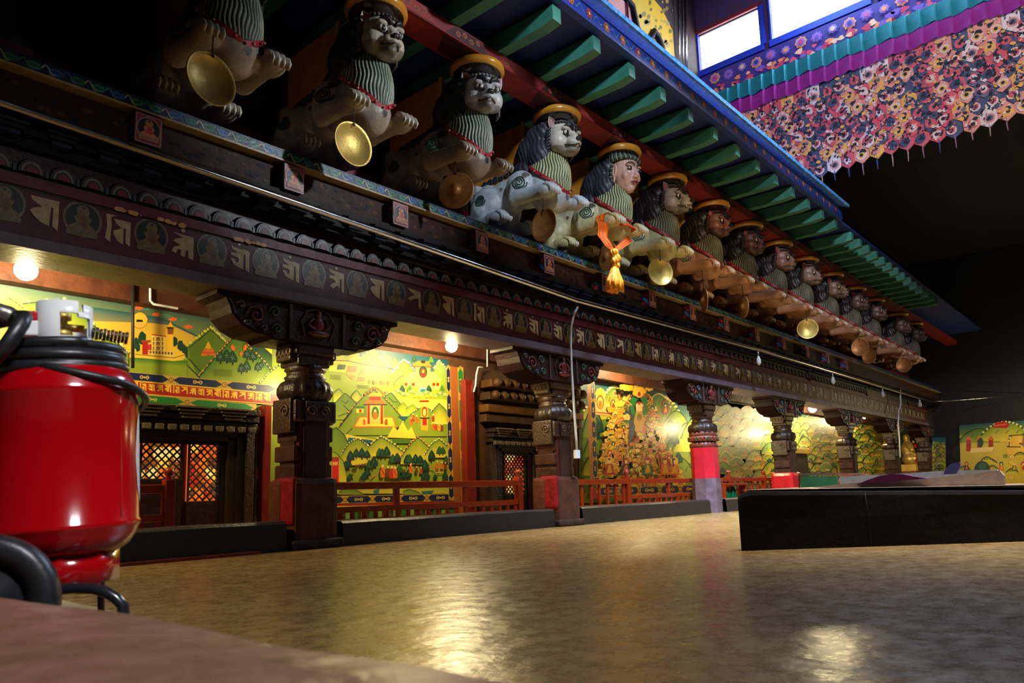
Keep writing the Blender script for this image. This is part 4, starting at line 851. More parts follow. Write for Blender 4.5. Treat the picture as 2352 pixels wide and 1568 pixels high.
tag(a.build('palace_painting', ART), 'painting of a yellow palace and green hills above the left doorway, gold letters below', 'painting')
# border strip right of the left doorway (green, vertical) and red posts
a = Art(YM - 0.02); border(a, (590, 975), (584, 1200), (600, 1200), (606, 975), 2, VG); tag(a.build('border_strip', ART), 'narrow green vertical border strip with gold motifs right of the left doorway', 'border')
def pxbox(x0, x1, y0, y1, Y0, Y1, col, bev=0.01):
    p = aY(x0, (y0 + y1) / 2, Y0); q = aY(x1, (y0 + y1) / 2, Y0); t = aY((x0 + x1) / 2, y0, Y0).z; b = aY((x0 + x1) / 2, y1, Y0).z
    m = MB(); m.bx(p.x, q.x, Y0, Y1, b, t, col, bev); return m
for (x0, x1, y0, y1, lb) in [(606, 622, 930, 1200, 'slim red door post right of the green border strip, left of the nearest pillar'), (566, 583, 985, 1200, 'dark red inner post of the left doorway'), (1072, 1092, 872, 1180, 'tall red post at the right edge of the landscape painting')]:
    tag(pxbox(x0, x1, y0, y1, 10.25, 10.415, srgb(120, 34, 22)).build('door_post', MATS['varnish']), lb, 'post')

# ---- paintings of the farther bays
def cloudlet(a, x, y, s, c, ph=0.0, edge=None):
    """a curling cloud or jewel heap: overlapping rounds with a darker rim"""
    for k in range(5):
        t = ph + k * 1.256; rx_, ry_ = x + s * .62 * math.cos(t), y + s * .45 * math.sin(t)
        a.ov(rx_, ry_, s * .50, s * .44, edge or srgb(150, 104, 30), 10)
    for k in range(5):
        t = ph + k * 1.256; rx_, ry_ = x + s * .60 * math.cos(t), y + s * .43 * math.sin(t)
        a.ov(rx_, ry_, s * .42, s * .36, c, 10)
def hill(a, x, y, w_, h_, ct, cb, trim=None):
    top = [(x + w_ * u, y - h_ * (math.cos(u * PI / 2) ** .8 if abs(u) < 1 else 0)) for u in [k / 7 - 1 for k in range(15)]]
    a.strip(top, [(p[0], y + h_ * .25) for p in top], ct, cb); a.line(top, max(2, h_ * .05), INK)
    for k in range(3): u = -.4 + .4 * k; a.line([(x + w_ * u, y - h_ * .25), (x + w_ * (u + .12), y - h_ * .5)], max(1.5, h_ * .04), srgb(60, 90, 30))
    if trim:
        for k in range(0, 15): a.ov(top[k][0], top[k][1] - h_ * .05, h_ * .09, h_ * .075, trim, 7)
def figure(a, x, y, s, rg):
    c, c2 = rg.choice([(ORG, GOLD), (RED, GOLD), (GOLD, RED), (srgb(240, 196, 100), ORG), (VG, GOLD), (NAVY, ORG)])
    a.ov(x, y - s * .95, s * .30, s * .34, rg.choice([srgb(40, 100, 60), srgb(236, 190, 80), srgb(190, 80, 40)]), 12)
    a.P([(x - s * .42, y), (x - s * .30, y - s * .25), (x - s * .28, y - s * .62), (x - s * .12, y - s * .78), (x + s * .12, y - s * .78), (x + s * .28, y - s * .6), (x + s * .3, y - s * .25), (x + s * .42, y)], c)
    a.P([(x - s * .2, y - s * .1), (x - s * .05, y - s * .7), (x + s * .1, y - s * .7), (x + s * .22, y - s * .15)], c2)
    a.ov(x, y - s * .92, s * .13, s * .16, srgb(244, 210, 140), 10); a.ov(x, y - s * 1.1, s * .09, s * .07, INK, 8)
def hills_art(a, x0, x1, y0, y1, seed, n_rows=7, sc=40, slope=0.0):
    rg = random.Random(seed); W_ = x1 - x0
    Y = lambda x, v: y0 + slope * (x - x0) + (y1 - y0) * v
    a.strip([(x0, Y(x0, 0)), (x1, Y(x1, 0))], [(x0, Y(x0, .25)), (x1, Y(x1, .25))], TEAL, srgb(70, 120, 90)); a.strip([(x0, Y(x0, .2)), (x1, Y(x1, .2))], [(x0, Y(x0, 1)), (x1, Y(x1, 1))], G3, YE2)
    for r in range(n_rows):
        x = x0 + rg.uniform(0, sc)
        while x < x1 - sc * .5:
            v = .16 + .8 * (r + .4 * rg.random()) / n_rows; w_ = sc * rg.uniform(.8, 1.5); h_ = sc * rg.uniform(.9, 1.5)
            w_ = min(w_, x - x0 - 1, x1 - x - 1)
            if w_ > sc * .3: hill(a, x, Y(x, v) + sc * .6, w_, h_, rg.choice([G1, G2, srgb(74, 116, 44), srgb(120, 150, 60)]), rg.choice([YE, YE2, G3]), rg.choice([None, CLD, srgb(232, 150, 80), None]))
            t = rg.random(); xx, yy = x + rg.uniform(-.3, .5) * sc, Y(x, v) + sc * .55
            if x0 + sc < xx < x1 - sc:
                if t < .3: shrine(a, xx, yy, sc * .42)
                elif t < .65: [tree(a, xx + k * sc * .3, yy + (k % 2) * 4, sc * .6) for k in range(-1, 2)]
                elif t < .9: [figure(a, xx + k * sc * .4, yy, sc * .5, rg) for k in range(-1, 2)]
                else: cloudlet(a, xx, yy, sc * .4, CLD, x)
            x += sc * rg.uniform(1.1, 1.9)
def deity_art(a):
    rg = random.Random(17)
    a.strip([(300, 190), (2000, 455)], [(300, 1250), (2000, 1250)], TEAL, srgb(130, 150, 50)); a.P([(300, 480), (2000, 600), (2000, 1160), (300, 1160)], srgb(96, 132, 44))
    for x, y, w_, h_ in [(470, 500, 150, 130), (600, 420, 120, 160), (420, 640, 90, 200), (1020, 520, 150, 170), (1130, 640, 130, 180), (980, 430, 100, 110), (440, 820, 100, 160), (1140, 860, 120, 200), (1230, 760, 120, 200), (430, 980, 110, 150), (1160, 1020, 130, 160), (1320, 700, 150, 200), (1500, 760, 200, 240), (1700, 800, 200, 200)]:
        hill(a, x, y, w_, h_, rg.choice([G2, srgb(60, 104, 40), G1]), rg.choice([G3, YE2, srgb(150, 160, 60)]), CLD if y < 600 else None)
    for x, y in [(450, 600), (470, 640), (440, 700), (1090, 690), (1120, 740), (1080, 620), (420, 860), (1150, 900)]: tree(a, x, y, 90, srgb(20, 66, 66))
    # upper left hilltop shrine, upper right haloed figure
    a.P([(395, 470), (410, 400), (440, 380), (440, 320), (520, 320), (520, 385), (565, 405), (580, 480), (540, 500), (420, 490)], srgb(238, 180, 100)); a.line([(400, 470), (575, 485)], 8, RED); a.P([(425, 325), (450, 275), (480, 262), (510, 280), (530, 330)], srgb(240, 160, 40)); a.ov(478, 385, 32, 60, RED, 16); a.ov(478, 388, 24, 50, YE, 14); a.ov(478, 400, 15, 34, ORG, 12); a.ov(478, 366, 8, 10, CLD, 8)
    for sx in (425, 540): a.ov(sx, 450, 14, 22, srgb(40, 110, 60), 10); a.ov(sx, 450, 7, 12, ORG, 8)
    a.ov(1038, 430, 34, 68, srgb(150, 60, 40), 16); a.ov(1038, 432, 27, 58, srgb(90, 130, 70), 14); figure(a, 1038, 480, 70, rg); a.ov(604, 312, 18, 28, srgb(226, 200, 120), 12); a.ov(604, 312, 12, 20, srgb(150, 90, 50), 10); a.ov(912, 360, 16, 26, srgb(226, 200, 120), 12); a.ov(912, 360, 10, 18, srgb(150, 90, 50), 10)
    # gold cloud masses climbing on both sides of the great figure
    rows = []
    for k in range(470):
        v = rg.random() ** .8; y = 320 + 790 * v; spread = 110 + 270 * v ** .7; x = 765 + rg.uniform(-1, 1) * spread + 40 * (v - .5)
        if abs(x - 765) < 62 and y < 600 or x < 415: continue
        rows.append((y, x))
    for y, x in sorted(rows):
        t = rg.random(); s = rg.uniform(20, 38)
        if t < .62: cloudlet(a, x, y, s, rg.choice([GOLD, YE, srgb(244, 206, 90), srgb(232, 150, 60)]), x)
        elif t < .85: figure(a, x, y + s * .6, s * 1.7, rg)
        else: a.ov(x, y, s * .6, s * .5, rg.choice([RED, VG, NAVY, ORG]), 12); a.ov(x, y, s * .38, s * .3, GOLD, 10)
    for i in range(9): x = 600 + i * 28; y = 262 + 10 * math.sin(i); cloudlet(a, x + 30, y, 34, rg.choice([GOLD, srgb(240, 190, 60)]), i)
    # great central figure: halo, green scarves, jewelled body, lotus throne
    a.ov(765, 262, 52, 34, srgb(120, 50, 30), 20); a.ov(765, 258, 44, 28, srgb(244, 214, 160), 18); cloudlet(a, 765, 300, 60, GOLD, 0); a.ov(765, 320, 30, 34, srgb(230, 180, 60), 14); a.ov(765, 322, 14, 20, RED, 10)
    for e in (-1, 1):
        a.P([(765 + e * 10, 365), (765 + e * 60, 345), (765 + e * 78, 400), (765 + e * 66, 500), (765 + e * 26, 505), (765 + e * 48, 430)], srgb(28, 118, 48))
        a.line([(765 + e * (62 + 34 * math.sin(t * .5)), 330 + 16 * t) for t in range(7)], 9, srgb(150, 80, 30)); a.line([(765 + e * (78 + 30 * math.sin(t * .6)), 326 + 15 * t) for t in range(7)], 8, GOLD)
        for q in range(12): t = q * .5; a.line([(765 + e * (150 + (46 - q * 3) * math.cos(t)), 690 + (56 - q * 3) * math.sin(t)), (765 + e * (150 + (43 - q * 3) * math.cos(t + .5)), 690 + (53 - q * 3) * math.sin(t + .5))], 8, [srgb(150, 80, 30), GOLD][q % 2])
        a.line([(765 + e * 30, 560), (765 + e * 90, 620), (765 + e * 70, 700), (765 + e * 120, 780)], 12, srgb(60, 40, 50)); a.line([(765 + e * 50, 600), (765 + e * 110, 640), (765 + e * 100, 760)], 8, GOLD)
    a.P([(735, 410), (765, 385), (795, 410), (790, 470), (740, 470)], srgb(236, 200, 130)); a.ov(765, 400, 12, 16, RED, 10)
    a.P([(738, 470), (792, 470), (812, 560), (800, 640), (730, 640), (718, 560)], srgb(196, 150, 50)); a.ov(765, 520, 24, 34, srgb(160, 110, 40), 14); a.ov(765, 512, 14, 20, srgb(90, 110, 50), 10)
    a.P([(680, 560), (730, 590), (715, 700), (675, 720)], NAVY); a.P([(740, 650), (775, 630), (790, 700), (750, 740)], srgb(214, 90, 40)); a.P([(800, 570), (830, 610), (820, 670), (795, 650)], srgb(200, 70, 40))
    for k in range(40): x, y = rg.gauss(770, 75), rg.uniform(640, 1060); cloudlet(a, x, y, rg.uniform(14, 26), rg.choice([GOLD, YE, ORG, srgb(246, 220, 130), srgb(240, 200, 110)]), x)
    for k in range(16): x, y = rg.gauss(770, 60), rg.uniform(700, 1050); a.line([(x, y), (x + rg.uniform(-26, 26), y - rg.uniform(20, 60))], 6, rg.choice([srgb(120, 50, 24), NAVY, srgb(190, 60, 30), VG]))
    for x in (500, 640, 830, 980, 1060): figure(a, x, 1010, 120, rg)
    for x, c in [(620, srgb(60, 40, 30)), (930, srgb(40, 30, 30)), (1040, srgb(40, 30, 30)), (1000, RED), (920, ORG)]: a.line([(x, 840), (x + 14, 940)], 10, c)
    # navy border on the left, blue band and rosettes below
    border(a, (338, 210), (360, 1040), (400, 1040), (372, 210), 5, NAVY); a.P([(310, 200), (338, 205), (360, 1240), (335, 1240)], srgb(180, 110, 50))
    a.P([(330, 1120), (2000, 1085), (2000, 1180), (330, 1215)], srgb(176, 40, 24)); border(a, (400, 1118), (2000, 1075), (2000, 1140), (400, 1190), 9, NAVY)
    for i in range(16): x = 420 + i * 84; a.ov(x, 1215, 26, 22, VG if i % 2 else srgb(200, 90, 40), 10)
a = Art(YM, (1250, 820), 3.733); deity_art(a); tag(a.build('wall_painting', ART), 'crowded gilded deity painting between the second pillar and the red octagonal pillar', 'painting')
for (x0, x1, y0, y1, sl, seed, sc_, lb) in [(1600, 1800, 890, 1118, .16, 6, 17, 'green painting of hills and shrines right behind the red octagonal pillar'), (1806, 1935, 922, 1102, .157, 7, 12, 'yellow painting under the far lit lamp, between fourth and fifth pillars'), (1940, 2042, 938, 1096, .15, 9, 10, 'narrow slice of green painting between the fifth and sixth pillars')]:
    a = Art(YM, (0, 0), 1.0); hills_art(a, x0, x1, y0, y1, seed, 8, sc_, sl); tag(a.build('wall_painting', ART), lb, 'painting')
a = Art(0, (0, 0), 1.0, X=42.26); rg = random.Random(3)
a.P([(2203, 976), (2400, 962), (2400, 1112), (2208, 1112)], srgb(206, 180, 60)); a.strip([(2203, 976), (2400, 962)], [(2204, 1000), (2400, 990)], TEAL, G1)
hill(a, 2250, 1010, 46, 26, G2, G3, None); hill(a, 2310, 1004, 60, 34, G1, YE, CLD); hill(a, 2385, 1012, 50, 30, srgb(74, 116, 44), YE, None); a.P([(2279, 982), (2286, 970), (2308, 967), (2320, 976), (2312, 983)], RED); a.line([(2282, 978), (2312, 974)], 2.5, ORG)
for x in (2225, 2250, 2276): a.P([(x - 6, 1036), (x + 6, 1036), (x + 5, 1008), (x - 5, 1008)], RED); a.P([(x - 8, 1010), (x + 8, 1010), (x, 1000)], ORG); a.line([(x - 5, 1022), (x + 5, 1022)], 1.5, INK)
a.P([(2228, 1040), (2280, 1036), (2282, 1026), (2230, 1029)], srgb(240, 210, 130)); a.ov(2252, 1016, 7, 11, DKG, 10); a.P([(2312, 1002), (2398, 996), (2398, 1042), (2314, 1044)], srgb(228, 178, 60)); a.line([(2318, 1026), (2318, 1000), (2350, 998), (2350, 1026), (2318, 1026)], 2, INK)
for k in range(22): x, y = rg.uniform(2290, 2396), rg.uniform(1002, 1045); a.ov(x, y, 2.6, 2.2, rg.choice([INK, RED, DKG, CLD]), 7)
for k in range(26): x, y = rg.uniform(2212, 2390), rg.uniform(1046, 1100); (cloudlet(a, x, y, rg.uniform(4, 8), rg.choice([CLD, YE, G1, srgb(236, 196, 90)]), x) if k % 3 else hill(a, x, y, 14, 9, G2, YE))
a.ov(2256, 1078, 18, 20, DKG, 16); a.ov(2256, 1070, 9, 8, srgb(40, 90, 60), 10); [figure(a, x, 1080, 16, rg) for x in (2220, 2300, 2330, 2350)]
tag(a.build('wall_painting', ART), 'large yellow painting on the end wall at the far right edge', 'painting')
a = Art(0, (0, 0), 1.0, X=42.26); hills_art(a, 2141, 2172, 1004, 1092, 5, 7, 7, 0.0); tag(a.build('wall_painting', ART), 'small narrow painting between the statue and the end wall painting', 'painting')
# beams on the back wall above the paintings
m = MB(); m.bx(-5, 42, 10.2, 10.43, 3.36, 3.62, srgb(84, 48, 32), 0.01); tag(m.build('wall_beam', MATS['old_wood']), 'plain brown beam running above the wall paintings', 'beam')
m = MB(); m.bx(-5, 42, 10.22, 10.43, 3.625, 3.99, srgb(96, 84, 46)); rg = random.Random(2); x = -1
while x < 24:
    for k in range(5):
        a_ = -1.1 + 0.55 * k; pts = [(x + 0.02 + 0.05 * j * math.sin(a_ + j * .12), 3.63 + 0.055 * j * math.cos(a_ * .8)) for j in range(5)]
        stroke(m, pts, 0.022, 10.216, srgb(206, 176, 84))
    disc2(m, x, 3.67, .04, .04, 10.214, srgb(220, 190, 90)); x += 0.34
tag(m.build('foliage_frieze', MATS['paint']), 'band of gold painted foliage above the brown beam on the gallery wall', 'frieze')
for i in range(14):      # cross beams of the gallery ceiling
    m = MB(); X = -1.2 + i * 1.85; m.bx(X, X + 0.26, 9.05, 10.19, 3.78, 3.995, srgb(110, 76, 40), 0.02); tag(m.build('ceiling_joist', MATS['old_wood']), 'brown ceiling joist crossing the gallery behind the frieze', 'joist', 'gallery ceiling joists')

# ================================================================== doorways
def lattice(m, x0, x1, z0, z1, Y, p=0.105, w_=0.014, col=None):
    col = col or srgb(30, 22, 20); W_, H_ = x1 - x0, z1 - z0; n = int((W_ + H_) / p) + 1
    for s in (1, -1):
        for i in range(n):
            c = i * p; pts = []
            # line u + v = c inside the rectangle
            ua, ub = max(0, c - H_), min(W_, c)
            if ub - ua < 0.01: continue
            a_, b_ = (ua, c - ua), (ub, c - ub)
            if s < 0: a_, b_ = (W_ - a_[0], a_[1]), (W_ - b_[0], b_[1])
            m.tube([(x0 + a_[0], Y, z0 + a_[1]), (x0 + b_[0], Y, z0 + b_[1])], w_, 4, col)
def doorway(X0, X1, zt, lb, panes, glow, deep=0.45):
    """stepped dark portal standing in front of the wall, latticed panes with a self-glowing shrine panel behind"""
    yb = 10.40; o = empty('doorway', ((X0 + X1) / 2, yb, 0.26), lb, 'doorway'); ox, oy, oz = o.location
    def put(m, nm, mt, par=None): q = m.build(nm, mt, o if par is None else par); 
    def B(m, a, b, c, d, e, f, col, bev=0.008): m.bx(a - ox, b - ox, c - oy, d - oy, e - oz, f - oz, col, bev)
    m = MB(); k0 = srgb(30, 20, 16); k1 = srgb(52, 40, 30)
    for i in range(4):
        t = 0.13; a_, b_ = X0 + i * t, X1 - i * t; y = yb - 0.16 + i * 0.04; z = zt - 0.26 - i * 0.06
        B(m, a_, a_ + t, y, yb, 0.26, z, k0 if i % 2 else k1); B(m, b_ - t, b_, y, yb, 0.26, z, k0 if i % 2 else k1); B(m, a_, b_, y, yb, z - 0.1, z, k0 if i % 2 else k1)
    m.build('jambs', MATS['carved'], o)
    m = MB(); x = X0
    for i in range(3): B(m, X0 - 0.02, X1 + 0.02, yb - 0.2 - 0.04 * i, yb, zt - 0.30 + i * 0.10, zt - 0.22 + i * 0.10, srgb(44, 34, 26))
    while x < X1 - 0.05:
        for i in range(4): B(m, x + 0.02 + 0.035 * i, x + 0.5 - 0.035 * i, yb - 0.34 + 0.02 * i, yb - 0.2, zt - 0.05 - 0.045 * i, zt - 0.02 - 0.045 * i, srgb(96, 84, 62), 0.004)
        x += 0.62
    x = X0
    while x < X1 - 0.08: B(m, x, x + 0.1, yb - 0.27, yb - 0.2, zt - 0.36, zt - 0.28, srgb(90, 78, 60), 0.01); x += 0.17
    m.build('stepped_lintel', MATS['carved'], o)
    z1 = zt - 0.26 - 0.28
    for (a_, b_, z0, col) in panes:
        p = MB(); B(p, a_ - .03, b_ + .03, yb - 0.05, yb - 0.02, z0 - .03, z0, k1); B(p, a_ - .03, a_, yb - 0.05, yb - 0.02, z0, z1, k1); B(p, b_, b_ + .03, yb - 0.05, yb - 0.02, z0, z1, k1); B(p, a_ - .03, b_ + .03, yb - 0.05, yb - 0.02, 0.26, z0 - .03, srgb(40, 18, 14))
        par = p.build('door_leaf', MATS['old_wood'], o)
        l = MB(); l.M = Matrix.Translation((-ox, -oy, -oz)); lattice(l, a_, b_, z0, z1, yb - 0.04); l.build('lattice', MATS['dark'], par)
        g = MB(); rg = random.Random(int(a_ * 10)); B(g, a_ - .02, b_ + .02, yb + 0.01, yb + 0.03, z0, z1, col, 0)
        for i in range(22):
            cx_, cz_, r = rg.uniform(a_, b_), rg.uniform(z0, z1), rg.uniform(.03, .09); c = rg.choice([srgb(250, 200, 60), srgb(240, 120, 30), srgb(190, 40, 20), srgb(250, 220, 120), srgb(120, 60, 30)])
            g.poly([(min(b_, max(a_, cx_ + r * math.cos(t))) - ox, yb + 0.008 - i * .0004 - oy, min(z1, max(z0, cz_ + r * 1.3 * math.sin(t))) - oz) for t in [j * PI / 5 for j in range(10)]], c)
        g.build('glow_panel', glow, par)
    return o
glow = bpy.data.materials.new('glowing_shrine'); glow.use_nodes = True; gb = glow.node_tree.nodes['Principled BSDF']; ga = glow.node_tree.nodes.new('ShaderNodeAttribute'); ga.attribute_name = 'Col'  # emission stands in for lamplight on the shrine; no lamp inside
glow.node_tree.links.new(ga.outputs['Color'], gb.inputs['Base Color']); glow.node_tree.links.new(ga.outputs['Color'], gb.inputs['Emission Color']); gb.inputs['Emission Strength'].default_value = 0.95
doorway(3.2, 5.72, 2.0, 'dark carved doorway with two latticed panes glowing orange, left of the nearest pillar', [(4.14, 4.66, 0.98, srgb(150, 80, 20)), (4.80, 5.20, 0.66, srgb(226, 96, 24))], glow)
doorway(10.95, 12.75, 1.98, 'narrow carved doorway with one latticed pane, just left of the second pillar', [(11.45, 12.1, 0.62, srgb(190, 70, 40))], glow)
# layered timber cornice above the second doorway
m = MB()
for i, (z, c) in enumerate([(2.95, srgb(92, 62, 30)), (2.70, srgb(74, 54, 32)), (2.45, srgb(110, 74, 34)), (2.25, srgb(80, 56, 34))]):
    m.bx(10.8, 14.1, 10.05 + 0.06 * i, 10.44, z - 0.16, z, c, 0.02)
    x = 10.85
    if i < 2:
        while x < 14: m.ell((x + 0.1, 10.03 + 0.06 * i, z - 0.06), (0.10, 0.10, 0.09), srgb(84, 60, 36), 10, 6); x += 0.27
tag(m.build('timber_cornice', MATS['old_wood']), 'layered timber cornice with rounded beam ends above the second doorway', 'cornice')
m = MB(); m.bx(32.75, 33.3, 10.3, 10.44, 0.26, 2.1, srgb(30, 20, 18)); 
m = MB(); m.bx(27.4, 28.6, 10.2, 10.37, 0.3, 1.75, srgb(34, 24, 20), 0.02); m.bx(27.3, 28.8, 10.15, 10.37, 1.75, 1.95, srgb(150, 120, 60), 0.02); tag(m.build('small_door', MATS['old_wood']), 'small dark doorway right of the fourth pillar, below the far lit lamp', 'door')

# ================================================================== railings
def finial(m, x, y, z, s=1.0, col=None): m.lathe([(0.035 * s, 0), (0.05 * s, 0.012 * s), (0.03 * s, 0.035 * s), (0.05 * s, 0.06 * s), (0.062 * s, 0.095 * s), (0.05 * s, 0.13 * s), (0.0, 0.15 * s)], (x, y, z), 14, col)
VR = srgb(150, 48, 16)
def railing(X0, X1, posts, uprights, balusters, lb, Y=9.2, full=()):
    o = empty('railing', ((X0 + X1) / 2, Y, 0.26), lb, 'railing', 'low wooden railings of the gallery'); ox, oy, oz = o.location
    def part(nm, f):
        m = MB(); m.M = Matrix.Translation((-ox, -oy, -oz)); f(m); m.build(nm, MATS['varnish'], o)
    part('top_rail', lambda m: m.bx(X0, X1, Y - 0.05, Y + 0.05, 0.76, 0.87, VR, 0.012))
    if not full: part('middle_rail', lambda m: m.bx(X0, X1, Y - 0.035, Y + 0.035, 0.42, 0.51, VR, 0.01))
    part('bottom_rail', lambda m: m.bx(X0, X1, Y - 0.035, Y + 0.035, 0.26, 0.33, VR, 0.01))
    for x in posts:
        def f(m, x=x): m.bx(x - 0.06, x + 0.06, Y - 0.065, Y + 0.065, 0.26, 0.93, VR, 0.012); finial(m, x, Y, 0.93, 1.0, VR)
        part('post', f)
    for x in uprights: part('upright', lambda m, x=x: m.bx(x - 0.045, x + 0.045, Y - 0.035, Y + 0.035, 0.50, 0.77, VR, 0.008))
    first = None
    for x in balusters:
        if first is None:
            m = MB(); m.bx(-0.032, 0.032, -0.022, 0.022, 0, 0.12 if not full else 0.46, VR, 0.006); first = m.build('baluster', MATS['varnish'], o); c = first
        else: c = first.copy(); COL.objects.link(c); c.parent = o
        c.location = (x - ox, Y - oy, 0.32 - oz)
def fr_(a, b, n): return [a + (b - a) * (i + .5) / n for i in range(n)]
xa = aY(387, 1120, 9.2).x; xb = aY(778, 1120, 9.2).x; xc = aY(1191, 1120, 9.2).x; xd = aY(1345, 1110, 9.2).x; xe = aY(1440, 1110, 9.2).x; xf = aY(1592, 1110, 9.2).x; xg = aY(1655, 1100, 9.2).x; xh = aY(1775, 1100, 9.2).x
railing(-0.5, xa, [xa], [xa - 0.9, xa - 1.9], fr_(xa - 2.4, xa, 12), 'orange-brown railing end with round finial, between the extinguisher and the left doorway')
railing(xb - 0.6, xc, [xc], [aY(910, 1130, 9.2).x, aY(1068, 1130, 9.2).x], fr_(xb - 0.3, xc, 20), 'long orange-brown railing in front of the landscape painting')
railing(xd - 0.3, xe, [xe], [], fr_(xd - 0.3, xe, 6), 'short slatted railing section right of the second pillar', full=(1,))
railing(xe + 0.08, xf, [], [aY(1535, 1120, 9.2).x], fr_(xe, xf, 12), 'orange-brown railing in front of the deity painting, left of the octagonal pillar')
railing(xg, xh, [xg + 0.5, xh - 0.7], [], fr_(xg, xh, 8), 'slatted railing between the octagonal pillar and the fourth pillar', full=(1,))
railing(24, 39.4, [30, 36], [27, 33], [], 'long distant railing behind the black platform')

# ================================================================== lamps
lampm = bpy.data.materials.new('lit_lamp_glass'); lampm.use_nodes = True; lb_ = lampm.node_tree.nodes['Principled BSDF']; lb_.inputs['Emission Color'].default_value = (1.0, 0.86, 0.5, 1); lb_.inputs['Emission Strength'].default_value = 120
def lamp(p, power, lb, r=0.06):
    o = empty('lit_bulb', p, lb, 'lamp', 'lit bulbs of the gallery')
    g = MB(); g.ell((0, 0, 0), r, (1, 1, 1), 14, 10); q = g.build('glass_bulb', lampm, o); q.visible_shadow = False
    s = MB(); s.lathe([(0.0, r + 0.10), (0.025, r + 0.10), (0.03, r - 0.01)], n=12, col=(0.6, 0.6, 0.6)); s.tube([(0, 0, r + 0.1), (0, 0, 3.98 - p[2])], 0.008, 6, (0.1, 0.1, 0.1)); s.build('socket', MATS['steel'], o)
    l = point('lamp_glow', (0, -0.0, -0.0), power, LAMP_COLOR, r); l.parent = o
    return o
lamp(aY(60, 620, 9.35), LAMP_W, 'lit yellow bulb at the far left, above the red extinguisher', 0.12)
lamp(aY(1037, 795, 9.35), LAMP_W, 'brilliant round bulb over the landscape painting', 0.11)
lamp(aY(1866, 938, 9.7), LAMP_W * 1.3, 'distant lit bulb between the fourth and fifth pillars', 0.15)
lamp(Vector((6.42, 9.95, 2.45)), LAMP_W * 0.16, 'lit bulb hidden behind the nearest pillar')
lamp(Vector((19.75, 9.8, 2.4)), LAMP_W * 0.5, 'lit bulb hidden behind the red octagonal pillar')
lamp(Vector((15.6, 9.6, 3.66)), LAMP_W * 0.8, 'added unseen bulb behind the frieze near the second pillar')  # extra bulb, out of sight, added to light the deity painting
lamp(Vector((25.8, 9.8, 2.5)), LAMP_W * 0.55, 'lit bulb hidden behind the fourth pillar')
lamp(Vector((34.5, 9.7, 3.45)), LAMP_W * 1.2, 'added unseen bulb behind the sixth pillar bracket')  # extra bulb, out of sight, added for the farthest bays
lamp(Vector((39.6, 2.4, 3.4)), LAMP_W * 2.4, 'added bulb out of view in front of the end wall painting', 0.05)  # added beyond the frame edge to brighten the end wall painting
# small green sign light
g = empty('green_light', aY(1145, 808, 9.9), 'small glowing green light beside the brilliant bulb', 'light')
m = MB(); m.bx(-0.15, 0.15, 0.02, 0.06, -0.08, 0.08, (0.01, 0.02, 0.01), 0.01); m.tube([(0, 0.04, 0.08), (0, 0.04, 0.5)], 0.01, 6, (0.2, 0.2, 0.2)); m.build('casing', MATS['dark'], g)
gm_ = mat('green_led', (0.02, 0.8, 0.3), 0.4, bump=0, emit=(0.02, 1.0, 0.35), es=4.0); m = MB()
for i in range(5): m.ell((-0.11 + i * 0.05, 0.01, 0.03 - i * 0.018), 0.026, (0, 1, 0.3), 8, 6)
m.build('green_leds', gm_, g)

# white conduit with its switch box in front of the second pillar; small bent pipes
m = MB(); pts = [(1327, 705), (1318, 722), (1312, 750), (1311, 790), (1313, 850), (1318, 930), (1323, 1000), (1325, 1032)]
m.tube([aY(px, py, 8.25) for px, py in pts], 0.022, 8, (0.8, 0.85, 0.9)); o = m.build('conduit', mat('white_conduit', (0.75, 0.8, 0.85), 0.3, dirt=0.15, bump=0.02)); tag(o, 'white vertical conduit with curved top hanging in front of the second pillar', 'conduit')
q = aY(1325, 1043, 8.25); m = MB(); m.box(q, (0.11, 0.08, 0.16), (0.85, 0.85, 0.85), bev=0.01); m.build('switch_box', MATS['white_conduit'], o)
m = MB(); m.tube([aY(px, py, 10.17) for px, py in [(345, 650), (345, 690), (352, 698), (408, 708)]], 0.018, 8); tag(m.build('bent_pipe', MATS['white_conduit']), 'thin bent white pipe on the brown beam over the palace painting', 'pipe')
m = MB(); m.tube([aY(px, py, 10.17) for px, py in [(1119, 780), (1119, 842)]], 0.015, 8); tag(m.build('hanging_rod', MATS['white_conduit']), 'short thin vertical rod left of the green light', 'rod')
m = MB(); m.tube([aY(px, py, 10.22) for px, py in [(1108, 843), (1098, 843), (1094, 860), (1092, 885), (1088, 900)]], 0.018, 8); tag(m.build('bent_pipe', MATS['white_conduit']), 'small bent white pipe end beside the tall red post', 'pipe')
m = MB(); m.tube([aY(px, py, 7.99) for px, py in [(2068, 888), (2068, 912), (2069, 928), (2064, 945), (2063, 975), (2066, 1010), (2068, 1050)]], 0.03, 6); tag(m.build('hanging_wire', MATS['white_conduit']), 'pale thin cord hanging near the sixth pillar, before the gilded statue', 'cord')
m = MB(); m.tube([aY(305, 650, 10.17), aY(305, 845, 10.17)], 0.022, 8, srgb(30, 24, 20)); tag(m.build('iron_rod', MATS['dark']), 'thin dark vertical rod in front of the palace painting, above the extinguisher', 'rod')
